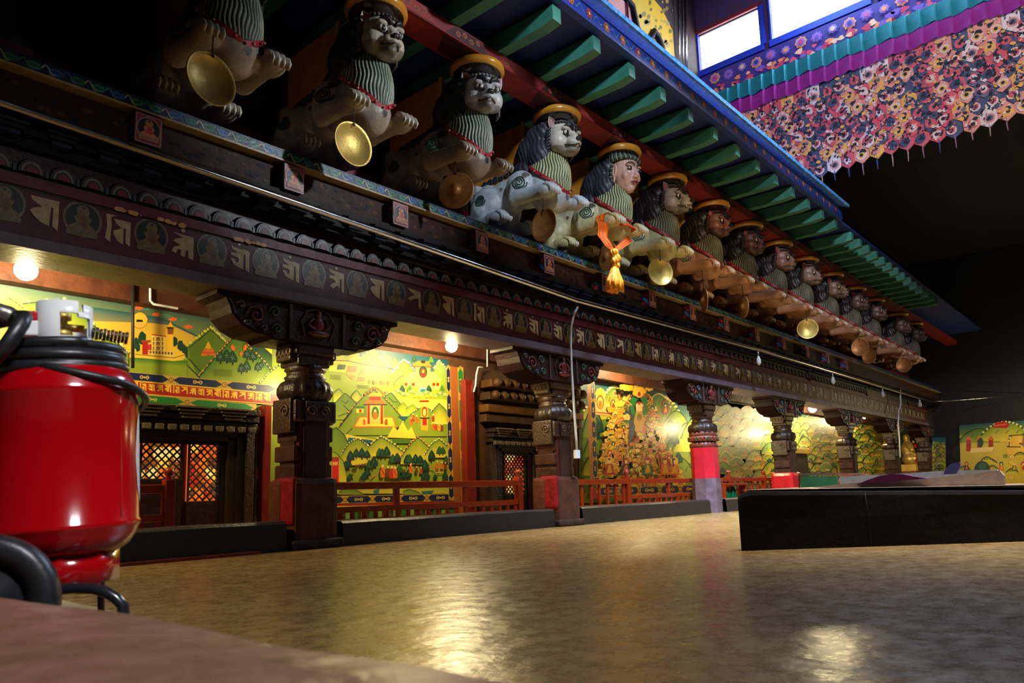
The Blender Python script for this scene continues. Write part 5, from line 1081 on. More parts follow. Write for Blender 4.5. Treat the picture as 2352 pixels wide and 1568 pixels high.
# gilded statue at the far end
p = aX(2090, 1080, 41.0); o = empty('gilded_statue', p, 'gilded statue with red sash on a yellow base at the gallery end', 'statue')
m = MB(); gc = srgb(190, 130, 50); m.ell((0, 0, 1.05), (0.35, 0.3, 0.45), gc); m.ell((0, 0, 1.62), (0.17, 0.17, 0.22), gc); m.ell((0, -.1, 0.55), (0.5, 0.4, 0.35), srgb(120, 70, 30)); m.tube([(-.3, -.1, 1.3), (-.5, -.3, 1.0), (-.1, -.4, 0.85)], [.11, .1, .08], 8, gc); m.tube([(.3, 0, 1.3), (.55, -.1, 1.1), (.4, -.2, 1.5)], [.11, .1, .08], 8, gc)
bdy = blob(m, 0.05, 2); paintv(bdy, lambda v: gc); bdy.build('figure', MATS['brass'], o)
m = MB(); m.tube([(-.3, -.35, .45), (-.05, -.42, .8), (.2, -.3, 1.2), (.36, -.2, 1.3)], .09, 8, srgb(200, 40, 20)); m.build('sash', MATS['cloth'], o)
m = MB(); m.box((0, 0, 0.12), (1.2, 0.9, 0.36), srgb(220, 170, 60), bev=0.06); m.box((0, 0, (0.26 - p.z) / 2 - 0.03), (1.1, 0.8, p.z - 0.2), srgb(120, 40, 30), bev=0.03); m.build('base', MATS['paint'], o)
# green bottles stacked behind the octagonal pillar
for i in range(6):
    b = MB(); b.lathe([(0, 0), (0.06, 0), (0.065, 0.02), (0.065, 0.22), (0.03, 0.30), (0.022, 0.36), (0, 0.36)], n=12, col=srgb(10, 90, 50)); q = aY(1662 + i * 7, 1150, 8.95)
    tag(b.build('green_bottle', mat('bottle_green', srgb(6, 84, 46), 0.12, dirt=0.1, bump=0), loc=(q.x, 9.05 + 0.02 * (i % 2), 0.26)), 'green bottle in the row behind the curb right of the octagonal pillar', 'bottle', 'green bottles by the railing')
m = MB(); q = aY(1680, 1100, 9.05); m.bx(q.x - 0.7, q.x + 0.7, 8.92, 9.14, 0.66, 0.72, VR, 0.01); m.bx(q.x - 0.7, q.x - 0.64, 8.92, 9.14, 0.26, 0.66, VR); m.bx(q.x + 0.64, q.x + 0.7, 8.92, 9.14, 0.26, 0.66, VR); tag(m.build('wooden_bench', MATS['varnish']), 'small orange-brown wooden bench over the green bottles', 'bench')
# ================================================================== carved guardian figures along the gallery
LY, LZ = 8.4, 5.55
def Ltube(m, pts, rs, n=10): m.tube(pts, rs, n)
def leg(m, s, shoulder, elbow, wrist, paw, r, toes=True):
    m.tube([shoulder, elbow, wrist, paw], [k * 1.08 for k in r], 12); m.ell(elbow, r[1] * 1.02); m.ell(shoulder, r[0])
    p = Vector(paw); m.ell(p, (0.160, 0.22, 0.125)); m.ell(p + Vector((0, 0.14, 0.03)), (0.135, 0.18, 0.125)); PAWS.add(tuple(p))
def toes_mesh(p, col):
    m = MB(); p = Vector(p)
    for k in range(4):
        x = (-0.108 + 0.072 * k); dz = -0.012 * abs(k - 1.5)
        m.tube([p + Vector((x * .8, 0.0, 0.088 + dz)), p + Vector((x, -0.09, 0.092 + dz)), p + Vector((x, -0.165, 0.05 + dz)), p + Vector((x, -0.19, -0.02)), p + Vector((x, -0.17, -0.085))], [0.030, 0.042, 0.044, 0.038, 0.02], 9, col)
        m.tube([p + Vector((x, -0.205, 0.03)), p + Vector((x, -0.228, -0.03)), p + Vector((x, -0.205, -0.095))], [0.010, 0.017, 0.006], 7, srgb(232, 228, 214))
    return m
PAWS = set()
def lion_body():
    m = MB()
    m.ell((0, 9.08, 6.12), (0.38, 0.30, 0.40)); m.ell((0, 8.65, 6.15), (0.31, 0.55, 0.34)); m.ell((0, 8.15, 6.18), (0.32, 0.5, 0.38))
    m.ell((0, 7.72, 6.10), (0.345, 0.39, 0.52)); m.ell((0, 7.66, 6.35), (0.30, 0.34, 0.45)); m.ell((0, 7.62, 5.84), (0.31, 0.30, 0.30))
    for s in (-1, 1):
        m.ell((s * 0.28, 9.0, 5.98), (0.22, 0.36, 0.36))
        leg(m, s, (s * 0.34, 9.05, 5.85), (s * 0.38, 9.28, 5.72), (s * 0.40, 8.80, 5.62), (s * 0.40, 8.58, 5.62), [0.24, 0.15, 0.10, 0.09])
        m.ell((s * 0.33, 8.12, 6.12), (0.17, 0.30, 0.27))
        leg(m, s, (s * 0.36, 8.10, 6.05), (s * 0.42, 8.14, 5.86), (s * 0.41, 7.70, 5.83), (s * 0.41, 7.44, 5.79), [0.19, 0.145, 0.115, 0.10])
    m.box((0, 9.26, 6.02), (0.70, 0.20, 0.86))
    return blob(m, 0.026, 3)
BODY = lion_body()
SPOTS = [(-0.36, 7.95, 6.20, .085), (-0.30, 7.45, 5.92, .07), (0.30, 7.45, 5.90, .07), (-0.34, 8.6, 6.2, .05), (0.05, 7.33, 5.78, .05), (-0.2, 7.36, 5.66, .05), (-0.36, 9.2, 6.2, .06)]
def paint_body(base, low, spot):
    m = MB(); m.v, m.f, m.smooth = BODY.v, BODY.f, BODY.smooth
    def fn(v):
        for x, y, z, r in SPOTS:
            if (v - Vector((x, y, z))).length < r * 1.15: return spot
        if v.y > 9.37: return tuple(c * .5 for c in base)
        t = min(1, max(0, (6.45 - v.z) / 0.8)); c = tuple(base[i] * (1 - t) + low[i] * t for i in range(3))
        n = 0.88 + 0.2 * noise.noise(v * 5); return tuple(k * n for k in c)
    paintv(m, fn); return m
def mane_mesh(col, col2):
    m = MB(); m.ell((0, 7.78, 6.92), (0.37, 0.36, 0.36)); m.ell((0, 7.95, 6.72), (0.38, 0.40, 0.42)); m.ell((0, 8.1, 6.42), (0.36, 0.36, 0.28)); m.ell((0, 7.62, 7.0), (0.36, 0.26, 0.26))
    for s in (-1, 1): m.ell((s * 0.2, 7.72, 6.6), (0.2, 0.26, 0.32))
    b = blob(m, 0.024, 3); vs = []; cs = []
    for v in b.v:
        p = Vector(v); c = Vector((0, 7.85, 6.75)); d = (p - c).normalized(); w_ = math.sin(30 * math.atan2(d.x, -d.y) + 14 * p.z + 1.6 * math.sin(13 * p.z + p.y * 7)); p = p + d * 0.007 * w_
        vs.append(tuple(p)); t = 0.5 + 0.5 * w_; cs.append(tuple(col[i] * (1 - t) + col2[i] * t for i in range(3)))
    b.v = vs; b.c = cs; return b
def bib_mesh(c1, c2):
    m = MB(); nu, nv = 300, 30; vs = []; cs = []
    for j in range(nv + 1):
        for i in range(nu + 1):
            th = math.radians(-118 + 236 * i / nu); a = abs(th) / math.radians(118)
            zl = 5.865 + 0.54 * a ** 1.35 + 0.025 * math.sin(i * 0.63); zt_ = 6.66 - 0.05 * a; z = zt_ + (zl - zt_) * j / nv
            q = max(0.0, 1 - ((z - 6.18) / 0.66) ** 2) ** 0.5; rx_, ry_ = 0.325 * q + 0.04, 0.375 * q + 0.04
            ph = 46 * (th + 0.035 * math.sin(17 * z + 2 * th + 0.7 * math.sin(5 * th))); w_ = math.sin(ph); k = 1 + 0.018 * w_ + 0.012 * (1 - abs(2 * j / nv - 1))
            vs.append((rx_ * k * math.sin(th), 7.70 - ry_ * k * math.cos(th), z)); t = min(1, max(0, 0.5 + 0.9 * w_)); cs.append(tuple(c1[n] * (1 - t) + c2[n] * t for n in range(3)))
    m._add(vs, [(j * (nu + 1) + i, j * (nu + 1) + i + 1, (j + 1) * (nu + 1) + i + 1, (j + 1) * (nu + 1) + i) for j in range(nv) for i in range(nu)], cs, True); return m
def collar_mesh(col):
    m = MB(); 
    def pt(th, dz, k=1.0):
        a = abs(th) / math.radians(118); z = 5.845 + 0.58 * a ** 1.35 + dz; q = max(0.0, 1 - ((z - 6.18) / 0.66) ** 2) ** 0.5
        return ((0.325 * q + 0.055) * k * math.sin(th), 7.70 - (0.375 * q + 0.055) * k * math.cos(th), z)
    n = 44; vs = []
    for i in range(n + 1):
        th = math.radians(-122 + 244 * i / n); vs += [pt(th, 0.03, .96), pt(th, 0.025), pt(th, -0.045), pt(th, -0.05, .94)]
    m._add(vs, [(4 * i + j, 4 * i + j + 1, 4 * i + 5 + j, 4 * i + 4 + j) for i in range(n) for j in range(3)], col)
    for i in range(13):
        th = math.radians(-110 + 220 * i / 12); p = Vector(pt(th, -0.012, 1.03)); m.ell(p, (0.018, 0.018, 0.016), srgb(210, 160, 150) if i % 2 else srgb(120, 30, 40), 8, 6)
    return m
from mathutils.bvhtree import BVHTree
BT = BVHTree.FromPolygons([Vector(v) for v in BODY.v], BODY.f)
def onbody(s, y, z, d=0.004):
    hit = BT.ray_cast(Vector((s * 1.5, y, z)), Vector((-s, 0, 0)))
    return hit[0] + hit[1] * d if hit[0] else Vector((s * 0.45, y, z))
def spiral_mesh(col, s, w_):
    m = MB()
    if 1:
        for (cy, cz, R_, x0) in [[(7.99, 6.08, 0.12, 0.50), (8.95, 6.02, 0.11, 0.50)][w_]]:
            for q in range(2):
                m.tube([onbody(s, cy + R_ * (1 - t / 26) * math.cos(t * 0.42 + q * PI), cz + R_ * 1.15 * (1 - t / 26) * math.sin(t * 0.42 + q * PI)) for t in range(24)], 0.013, 6, col)
    return m
CAPM = MB(); CAPM.lathe([(0.0, 0.13), (0.40, 0.13), (0.44, 0.11), (0.445, 0.05), (0.42, 0.02), (0.34, 0.0), (0.30, -0.03), (0.0, -0.03)], (0, 7.50, 7.26), 40, srgb(214, 150, 46))
def cap_mesh(c):
    m = MB(); m.lathe([(0.0, 0.12), (0.415, 0.12), (0.435, 0.105), (0.44, 0.05), (0.425, 0.02), (0.38, 0.0)], (0, 7.46, 7.22), 40, c); m.lathe([(0.38, 0.0), (0.30, -0.035), (0.0, -0.05)], (0, 7.46, 7.22), 40, srgb(50, 34, 24)); return m

def head(o, kind, yaw, face, hair, seed, pz=6.84):
    """carved head with its features; forward is -y"""
    R = Matrix.Rotation(math.radians(yaw - 12), 4, 'Z') @ Matrix.Rotation(math.radians(9), 4, 'X')
    h = empty('head_', (0, 0, 0)); bpy.data.objects.remove(h)
    base = Vector((0, 7.36 - LY, pz - LZ)); MW = Matrix.Translation(base) @ R @ Matrix.Scale(1.14 if kind == 'human' else 1.07, 4)
    rg = random.Random(seed); m = MB()
    if kind == 'human':
        m.ell((0, 0.04, 0.07), (0.25, 0.28, 0.29)); m.ell((0, -0.06, -0.10), (0.20, 0.20, 0.24)); m.ell((0, -0.13, -0.26), (0.10, 0.10, 0.10)); m.ell((0, -0.17, -0.03), (0.15, 0.10, 0.18))
        m.tube([(0, -0.255, 0.06), (0, -0.285, -0.03), (0, -0.335, -0.10)], [0.026, 0.034, 0.045], 8); m.ell((-0.035, -0.30, -0.115), (0.028, 0.035, 0.022)); m.ell((0.035, -0.30, -0.115), (0.028, 0.035, 0.022))
        for s in (-1, 1): m.ell((s * 0.12, -0.17, -0.09), (0.08, 0.07, 0.08)); m.ell((s * 0.10, -0.225, 0.09), (0.08, 0.03, 0.025))
        m.ell((0, -0.25, -0.175), (0.065, 0.045, 0.025)); m.ell((0, -0.24, -0.21), (0.05, 0.045, 0.025)); m.ell((0, -0.20, -0.28), (0.06, 0.05, 0.05))
    else:
        L = {'lion': .17, 'long': .24, 'monkey': .13, 'cat': .15}[kind]
        m.ell((0, 0.03, 0.07), (0.27, 0.27, 0.26)); 
        for s in (-1, 1): m.ell((s * 0.14, -0.07, -0.09), (0.15, 0.17, 0.17)); m.ell((s * 0.115, -0.215, 0.105), (0.095, 0.06, 0.045)); m.ell((s * 0.065, -0.19 - L * .6, -0.115), (0.075, 0.09, 0.065))
        m.ell((0, -0.17 - L * .3, -0.13), (0.12, 0.10 + L * .6, 0.105)); m.ell((0, -0.15 - L * .4, -0.235), (0.095, 0.12 + L * .2, 0.055)); m.tube([(0, -0.20, 0.10), (0, -0.23 - L * .3, 0.0), (0, -0.22 - L * .75, -0.06)], [0.055, 0.06, 0.055], 8)
        m.ell((0, -0.12, -0.2), (0.17, 0.12, 0.10))
    b = blob(m, 0.017, 2); 
    def fc(v):
        n = .9 + .16 * noise.noise(v * 9 + Vector((seed, 0, 0)))
        c = face
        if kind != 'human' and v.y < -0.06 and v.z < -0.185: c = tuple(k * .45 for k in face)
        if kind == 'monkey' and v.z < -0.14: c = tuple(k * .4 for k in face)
        return tuple(k * n for k in c)
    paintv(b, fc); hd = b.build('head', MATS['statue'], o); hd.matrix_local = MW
    def part(mb, nm, mt='statue'):
        q = mb.build(nm, MATS[mt], hd); return q
    dk = srgb(26, 24, 28)
    for s in (-1, 1):
        ex, ey, ez = (s * 0.095, -0.235, 0.035) if kind == 'human' else (s * 0.115, -0.232, 0.035)
        e = MB(); rr = (0.05, 0.032, 0.022) if kind == 'human' else (0.064, 0.038, 0.043); e.ell((ex, ey, ez), rr, srgb(214, 206, 190), 14, 8); e.ell((ex + 0.004 * s, ey - rr[1] * .62, ez - 0.004), (0.023 if kind == 'human' else 0.034, 0.016, rr[2] * .92), srgb(16, 14, 20), 12, 8)
        for t0, t1, k in ((PI * .98, PI * .02, 1), (PI * 1.02, PI * 1.98, 1)):
            e.tube([(ex + rr[0] * 1.12 * math.cos(t0 + (t1 - t0) * i / 8), ey - 0.018 + 0.02 * abs(math.cos(t0 + (t1 - t0) * i / 8)), ez + rr[2] * 1.2 * math.sin(t0 + (t1 - t0) * i / 8)) for i in range(9)], 0.0075, 5, dk)
        part(e, 'eye')
        bw = MB(); th = 0.011 if kind == 'human' else 0.033
        bw.tube([(s * (0.025 + 0.16 * i / 8), -0.262 + 0.075 * (i / 8) ** 2 - (0.01 if kind == 'human' else 0.022), (0.085 if kind == 'human' else 0.095) + (0.05 if kind == 'human' else 0.065) * math.sin(PI * (i / 8) ** .8 * .93)) for i in range(9)], [th * (.5 + .6 * math.sin(PI * min(1, (i + 1) / 9))) for i in range(9)], 7, dk); part(bw, 'eyebrow')
        ea = MB()
        if kind == 'human': ea.tube([(s * 0.245, -0.01 + 0.035 * math.cos(t), 0.0 + 0.10 * math.sin(t)) for t in [i * PI / 6 for i in range(12)]], 0.02, 7, face, True); ea.ell((s * 0.24, -0.01, 0.0), (0.014, 0.03, 0.09), face); ea.ell((s * 0.245, -0.01, -0.14), (0.02, 0.026, 0.07), face)
        else:
            tip = 0.17 if kind != 'monkey' else 0.11; w_ = 0.07
            pts = [(-w_, 0), (-w_ * .9, tip * .5), (-w_ * .25, tip), (w_ * .6, tip * .62), (w_, 0.0), (0, -0.05)]
            Rm = Matrix.Translation((s * 0.235, -0.02, 0.17)) @ Matrix.Rotation(s * math.radians(38), 4, 'Z') @ Matrix.Rotation(-s * math.radians(-24), 4, 'Y')
            ea.M = Rm; ea._add([(x * s * -1, 0.03, z) for x, z in pts] + [(x * s * -1, -0.012, z) for x, z in pts] + [(x * .6 * s * -1, 0.012, z * .72 + .01) for x, z in pts], [list(range(6))[::-1]] + [(i, (i + 1) % 6, 6 + (i + 1) % 6, 6 + i) for i in range(6)] + [(6 + i, 6 + (i + 1) % 6, 12 + (i + 1) % 6, 12 + i) for i in range(6)] + [[12 + i for i in range(6)]], [face] * 12 + [srgb(150, 70, 74)] * 6)
        part(ea, 'ear')
    mo = MB()
    if kind == 'human': mo.tube([(-0.075, -0.262, -0.186), (-0.04, -0.288, -0.196), (0, -0.297, -0.190), (0.04, -0.288, -0.196), (0.075, -0.262, -0.186)], 0.006, 6, srgb(90, 26, 30)); mo.tube([(-0.05, -0.272, -0.210), (0, -0.29, -0.216), (0.05, -0.272, -0.210)], 0.013, 7, srgb(176, 84, 80)); mo.tube([(-0.045, -0.285, -0.178), (0, -0.297, -0.174), (0.045, -0.285, -0.178)], 0.010, 7, srgb(176, 84, 80))
    else:
        L = {'lion': .17, 'long': .24, 'monkey': .13, 'cat': .15}[kind]; y = -0.24 - L
        mo.tube([(-0.16, -0.13, -0.13), (-0.12, -0.2 - L * .3, -0.175), (-0.05, y + 0.02, -0.18), (0, y, -0.15), (0.05, y + 0.02, -0.18), (0.12, -0.2 - L * .3, -0.175), (0.16, -0.13, -0.13)], 0.011, 6, dk)
        if kind == 'long':
            for i in range(7): mo.ell((-0.09 + 0.03 * i, y + 0.035 + 0.006 * abs(i - 3) * 2, -0.19), (0.012, 0.012, 0.02), srgb(220, 210, 190), 6, 5)
        ns = MB(); ns.ell((0, y + 0.005, -0.07), (0.052, 0.04, 0.04), dk, 12, 8); ns.ell((-0.03, y - 0.01, -0.085), (0.022, 0.025, 0.022), dk, 8, 6); ns.ell((0.03, y - 0.01, -0.085), (0.022, 0.025, 0.022), dk, 8, 6); part(ns, 'nose')
    part(mo, 'mouth')
    hr = MB()
    if kind == 'human':
        for i in range(24):        # combed locks from the hairline back under the cap
            a = math.radians(-104 + 208 * i / 23); sx, cy = math.sin(a), math.cos(a)
            hr.tube([(0.262 * sx, -0.215 * cy + 0.015, 0.155 + 0.055 * cy), (0.285 * sx, -0.235 * cy + 0.03, 0.215 + 0.03 * cy), (0.272 * sx, -0.20 * cy + 0.05, 0.285), (0.19 * sx, -0.13 * cy + 0.06, 0.345)], [0.02, 0.027, 0.028, 0.02], 7, srgb(40, 56, 52) if i % 2 else srgb(120, 128, 100))
        for s in (-1, 1):
            for j in range(11): hr.tube([(s * 0.20, 0.03, 0.13 - 0.036 * j), (s * 0.275, 0.055, 0.12 - 0.036 * j), (s * 0.255, 0.125, 0.13 - 0.036 * j)], 0.02, 6, srgb(34, 48, 48) if j % 2 else srgb(110, 120, 96))
    else:
        for i in range(11): a = math.radians(-62 + 124 * i / 10); hr.ell((0.245 * math.sin(a), -0.205 * math.cos(a) + 0.02, 0.205 + 0.03 * math.cos(a)), (0.03, 0.03, 0.028), hair, 8, 6)
        for s in (-1, 1):
            for j in range(7): hr.tube([(s * 0.255, 0.0, 0.14 - 0.055 * j), (s * 0.285, 0.05, 0.11 - 0.055 * j), (s * 0.27, 0.13, 0.04 - 0.055 * j)], [0.018, 0.024, 0.012], 6, hair)
    part(hr, 'hair')
    return hd
mat('statue', None, 0.42, dirt=0.45, scale=7, bump=0.25, bscale=30, color2=None)
GREY, CREAM = srgb(196, 194, 190), srgb(206, 200, 170)
LX = [3.86, 5.85, 7.86, 9.92, 11.95, 13.85, 15.95, 17.9, 19.95, 22.0, 24.3, 26.7, 29.0, 32.3, 34.8]
spec = [  # kind, yaw, face, hair, mane pair, body, label
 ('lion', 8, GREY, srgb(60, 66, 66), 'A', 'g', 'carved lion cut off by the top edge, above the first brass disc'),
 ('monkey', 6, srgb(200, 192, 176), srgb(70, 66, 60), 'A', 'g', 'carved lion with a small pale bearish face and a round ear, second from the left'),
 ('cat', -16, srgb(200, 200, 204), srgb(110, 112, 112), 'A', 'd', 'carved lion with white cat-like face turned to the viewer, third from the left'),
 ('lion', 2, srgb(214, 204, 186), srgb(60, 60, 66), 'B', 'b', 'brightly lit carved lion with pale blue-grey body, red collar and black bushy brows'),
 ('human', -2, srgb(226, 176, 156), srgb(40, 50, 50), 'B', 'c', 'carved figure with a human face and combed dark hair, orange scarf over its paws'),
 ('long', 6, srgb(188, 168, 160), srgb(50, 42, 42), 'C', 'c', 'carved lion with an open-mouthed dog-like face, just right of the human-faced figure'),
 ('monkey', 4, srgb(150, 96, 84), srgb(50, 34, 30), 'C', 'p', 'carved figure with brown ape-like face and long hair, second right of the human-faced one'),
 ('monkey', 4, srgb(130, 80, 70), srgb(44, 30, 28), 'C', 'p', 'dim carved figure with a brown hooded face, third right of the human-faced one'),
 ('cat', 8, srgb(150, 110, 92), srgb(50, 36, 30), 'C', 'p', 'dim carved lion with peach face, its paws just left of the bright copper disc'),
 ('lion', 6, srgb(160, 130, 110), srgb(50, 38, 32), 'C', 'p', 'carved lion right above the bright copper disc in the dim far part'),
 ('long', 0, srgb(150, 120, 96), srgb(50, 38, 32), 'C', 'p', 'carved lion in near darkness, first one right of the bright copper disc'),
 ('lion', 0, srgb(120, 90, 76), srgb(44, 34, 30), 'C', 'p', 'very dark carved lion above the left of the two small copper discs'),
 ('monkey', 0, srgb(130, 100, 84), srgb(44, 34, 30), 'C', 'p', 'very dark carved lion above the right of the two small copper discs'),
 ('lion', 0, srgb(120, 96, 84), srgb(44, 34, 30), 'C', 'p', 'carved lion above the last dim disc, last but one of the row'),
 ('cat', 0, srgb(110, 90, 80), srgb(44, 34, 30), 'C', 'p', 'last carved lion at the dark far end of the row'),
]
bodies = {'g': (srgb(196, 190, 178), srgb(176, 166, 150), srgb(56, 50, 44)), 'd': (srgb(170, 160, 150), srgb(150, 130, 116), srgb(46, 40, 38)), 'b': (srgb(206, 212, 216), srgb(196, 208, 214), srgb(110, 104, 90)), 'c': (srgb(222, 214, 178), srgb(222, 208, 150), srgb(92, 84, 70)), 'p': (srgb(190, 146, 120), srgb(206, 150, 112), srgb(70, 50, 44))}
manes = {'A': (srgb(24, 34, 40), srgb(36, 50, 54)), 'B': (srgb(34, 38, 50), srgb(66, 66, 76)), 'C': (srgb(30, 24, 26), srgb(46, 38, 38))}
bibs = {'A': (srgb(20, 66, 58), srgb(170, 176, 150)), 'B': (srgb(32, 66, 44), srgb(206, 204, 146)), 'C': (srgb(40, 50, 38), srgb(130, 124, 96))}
me_body = {}; me_mane = {}; me_bib = {}; shared = {}
def put(o, key, name, make, mt='statue'):
    if key not in shared:
        q = make().build(name, MATS[mt], o); shared[key] = q
    else:
        q = shared[key].copy(); COL.objects.link(q); q.parent = o
    q.location = (0, -LY, -LZ); return q
for i, (kind, yaw, face, hair, mn, bd, lb) in enumerate(spec):
    o = empty('carved_lion', (LX[i], LY, LZ), lb, 'lion carving', 'carved guardian figures over the gallery')
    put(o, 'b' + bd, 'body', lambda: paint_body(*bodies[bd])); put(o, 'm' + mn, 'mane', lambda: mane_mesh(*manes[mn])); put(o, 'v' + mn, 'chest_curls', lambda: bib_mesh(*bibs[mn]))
    put(o, 'col', 'collar', lambda: collar_mesh(srgb(176, 40, 50))); [put(o, 'sp%d%d' % (s_, w_), 'spiral_mark', lambda: spiral_mesh(srgb(36, 66, 52), s_, w_)) for s_ in (-1, 1) for w_ in (0, 1)]
    for k_, pw in enumerate(sorted(PAWS)): put(o, 'toe%d%s' % (k_, bd), 'toes', lambda: toes_mesh(pw, tuple(c * 1.0 for c in bodies[bd][1])))
    put(o, 'cap', 'round_cap', lambda: cap_mesh(srgb(206, 142, 44)), 'varnish')
    def plank():
        m = MB(); m.bx(-0.15, 0.15, 8.16, 9.46, 6.40, 7.40, srgb(214, 140, 40), 0.01); m.bx(-0.17, -0.13, 8.10, 8.18, 6.35, 7.42, srgb(220, 170, 90), 0.006); return m
    put(o, 'pl', 'backing_plank', plank, 'paint')
    def curls(s):
        m = MB()
        for k in range(6):
            c = (-0.0, 8.42 + 0.14 * k, 6.50 - 0.012 * k)
            m.tube([(s * 0.17, c[1] + 0.075 * (1 - t / 16) * math.cos(t * .7), c[2] + 0.03 + 0.075 * (1 - t / 16) * math.sin(t * .7)) for t in range(14)], 0.02, 6, srgb(40, 52, 58))
        return m
    [put(o, 'cu%d' % s_, 'back_curls', lambda: curls(s_)) for s_ in (-1, 1)]
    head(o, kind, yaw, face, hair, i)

# brass discs hanging from the near paws
def disc_mesh(convex):
    m = MB(); R = Matrix.Rotation(PI / 2, 3, 'X')      # disc facing -y
    s = 1 if convex else -1
    if not convex: m.lathe([(0.0, 0.10), (0.10, 0.092), (0.19, 0.066), (0.26, 0.022), (0.29, 0.0), (0.297, 0.004), (0.295, 0.012), (0.26, 0.034), (0.19, 0.078), (0.10, 0.104), (0, 0.112)], n=44, col=(0.5, 0.4, 0.2), R=Matrix.Rotation(-PI / 2, 3, 'X')); return m
    m.lathe([(0.0, 0.075 * s), (0.03, 0.075 * s), (0.055, 0.06 * s), (0.075, 0.03 * s), (0.12, 0.02 * s), (0.27, 0.0), (0.285, 0.0), (0.285, -0.012), (0.12, 0.005 * s - 0.012), (0.0, 0.05 * s - 0.012)], n=40, col=(0.5, 0.4, 0.2), R=R)
    return m
dl = [((487, 180), .85, 0, 'b', 'shiny brass disc hanging under the topmost carved paws, nearest to the camera'), ((813, 330), .80, 0, 'b', 'round brass disc hanging below the second carved lion'), ((1047, 437), .94, 1, 'c', 'copper-brown disc with a dark boss hanging below the third carved lion'),
 ((1248, 516), .73, 0, 'c', 'copper disc hanging below the bright blue-grey lion'), ((1395, 588), .62, 1, 'c', 'copper disc half hidden behind the orange scarf'), ((1518, 624), .86, 0, 'b', 'golden disc with a bright rim right of the orange scarf'),
 ((1617, 690), .30, 1, 'c', 'thin edge-on disc below the brown ape-faced figure'), ((1708, 705), .42, 1, 'c', 'dull edge-on disc, second right of the golden rimmed one'), ((1855, 755), 1.0, 0, 'g', 'bright copper disc alone in the dim far part'),
 ((1975, 797), .95, 0, 'c', 'left of the two overlapping small copper discs'), ((1995, 817), .8, 0, 'c', 'right of the two overlapping small copper discs'), ((2076, 838), .95, 0, 'c', 'last and dimmest disc at the far end of the row')]
dm = {}
for i, (px, asp, cv, mt, lb) in enumerate(dl):
    p = aX(*px, LX[[0, 1, 2, 3, 4, 5, 6, 7, 9, 11, 12, 13][i]] - 0.42); o = empty('hanging_disc', p, lb, 'disc', 'metal discs hanging from the carved paws')
    toc = math.atan2(-p.x, -p.y); yaw = -math.acos(min(1, asp)) * (1 if i not in (0, 1, 5) else 1)
    o.rotation_euler = (math.radians(-6), 0, -toc + PI + yaw if False else 0)
    v = Vector((-p.x, -p.y, 0)).normalized(); ang = math.atan2(v.y, v.x) + PI / 2 - math.acos(min(1, asp)) * (-1 if i in (0, 1, 5) else 1)
    o.rotation_euler = (0.0, 0, ang)
    k = (cv, mt)
    if k not in dm: dm[k] = disc_mesh(cv).build('disc', MATS['copper'] if mt == 'c' else MATS['brass'], o)
    else: c = dm[k].copy(); COL.objects.link(c); c.parent = o
    top = 5.68 - p.z
    c = MB(); c.tube([(0, 0, 0.25), (0, 0.01, 0.42), (0, 0.0, max(0.45, top))], 0.008, 5, (0.08, 0.07, 0.06)); c.tube([(0.02 * math.cos(t), 0, 0.265 + 0.02 * math.sin(t)) for t in [j * PI / 4 for j in range(8)]], 0.005, 5, (0.2, 0.15, 0.1), True); c.build('cord', MATS['dark'], o)

# orange scarf with a knotted tassel over the paws of the human-faced figure
def ribbon(m, pts, w_, nrm, col, folds=3):
    pts = [Vector(p) for p in pts]; vs = []; n = len(pts); K = folds * 4
    for i, p in enumerate(pts):
        t = (pts[min(i + 1, n - 1)] - pts[max(i - 1, 0)]).normalized(); s = t.cross(Vector(nrm)).normalized(); ww = w_[i] if isinstance(w_, list) else w_
        for j in range(K + 1):
            u = j / K - .5; vs.append(p + s * ww * u + Vector(nrm) * 0.02 * math.cos(j * PI / 2) * (ww / 0.2))
    m._add(vs, [(i * (K + 1) + j, i * (K + 1) + j + 1, (i + 1) * (K + 1) + j + 1, (i + 1) * (K + 1) + j) for i in range(n - 1) for j in range(K)], col, True)
so = aY(1410, 580, 7.1); sc = empty('orange_scarf', so, 'orange silk scarf knotted over the paws of the human-faced figure, ending in a golden tassel', 'scarf')
XA, XB = LX[4] - 0.42, LX[4] + 0.42
m = MB(); m.M = Matrix.Translation(-so); kn = so
loop = [Vector((XA, 7.80, 5.62)), Vector((XA - .16, 7.74, 5.75)), Vector((XA - .14, 7.70, 5.90)), Vector((XA, 7.68, 5.93)), Vector((XA + .14, 7.66, 5.88)), Vector((LX[4] - .1, 7.45, 5.80)), Vector((LX[4] + .12, 7.42, 5.76)), Vector((XB - .12, 7.40, 5.84))]
ribbon(m, [kn + Vector((-0.03, 0, 0.05)), aY(1398, 562, 7.15), aY(1383, 543, 7.25), Vector((XA - .17, 7.55, 5.66)), Vector((XA - .175, 7.60, 5.80))], [0.06, 0.14, 0.19, 0.21, 0.21], (-.6, -.78, .1), srgb(250, 110, 10)); ribbon(m, [Vector((XA - .175, 7.60, 5.78)), Vector((XA - .14, 7.60, 5.905)), Vector((XA, 7.60, 5.955)), Vector((XA + .14, 7.60, 5.89)), Vector((XA + .16, 7.60, 5.76))], 0.20, (0.02, -0.02, 1), srgb(250, 116, 12), 2)
ribbon(m, [kn + Vector((0.03, 0, 0.05)), aY(1424, 566, 7.15), aY(1438, 556, 7.25), Vector((XB - .14, 7.50, 5.62))], [0.06, 0.11, 0.14, 0.14], (-.5, -.85, .1), srgb(246, 96, 8))
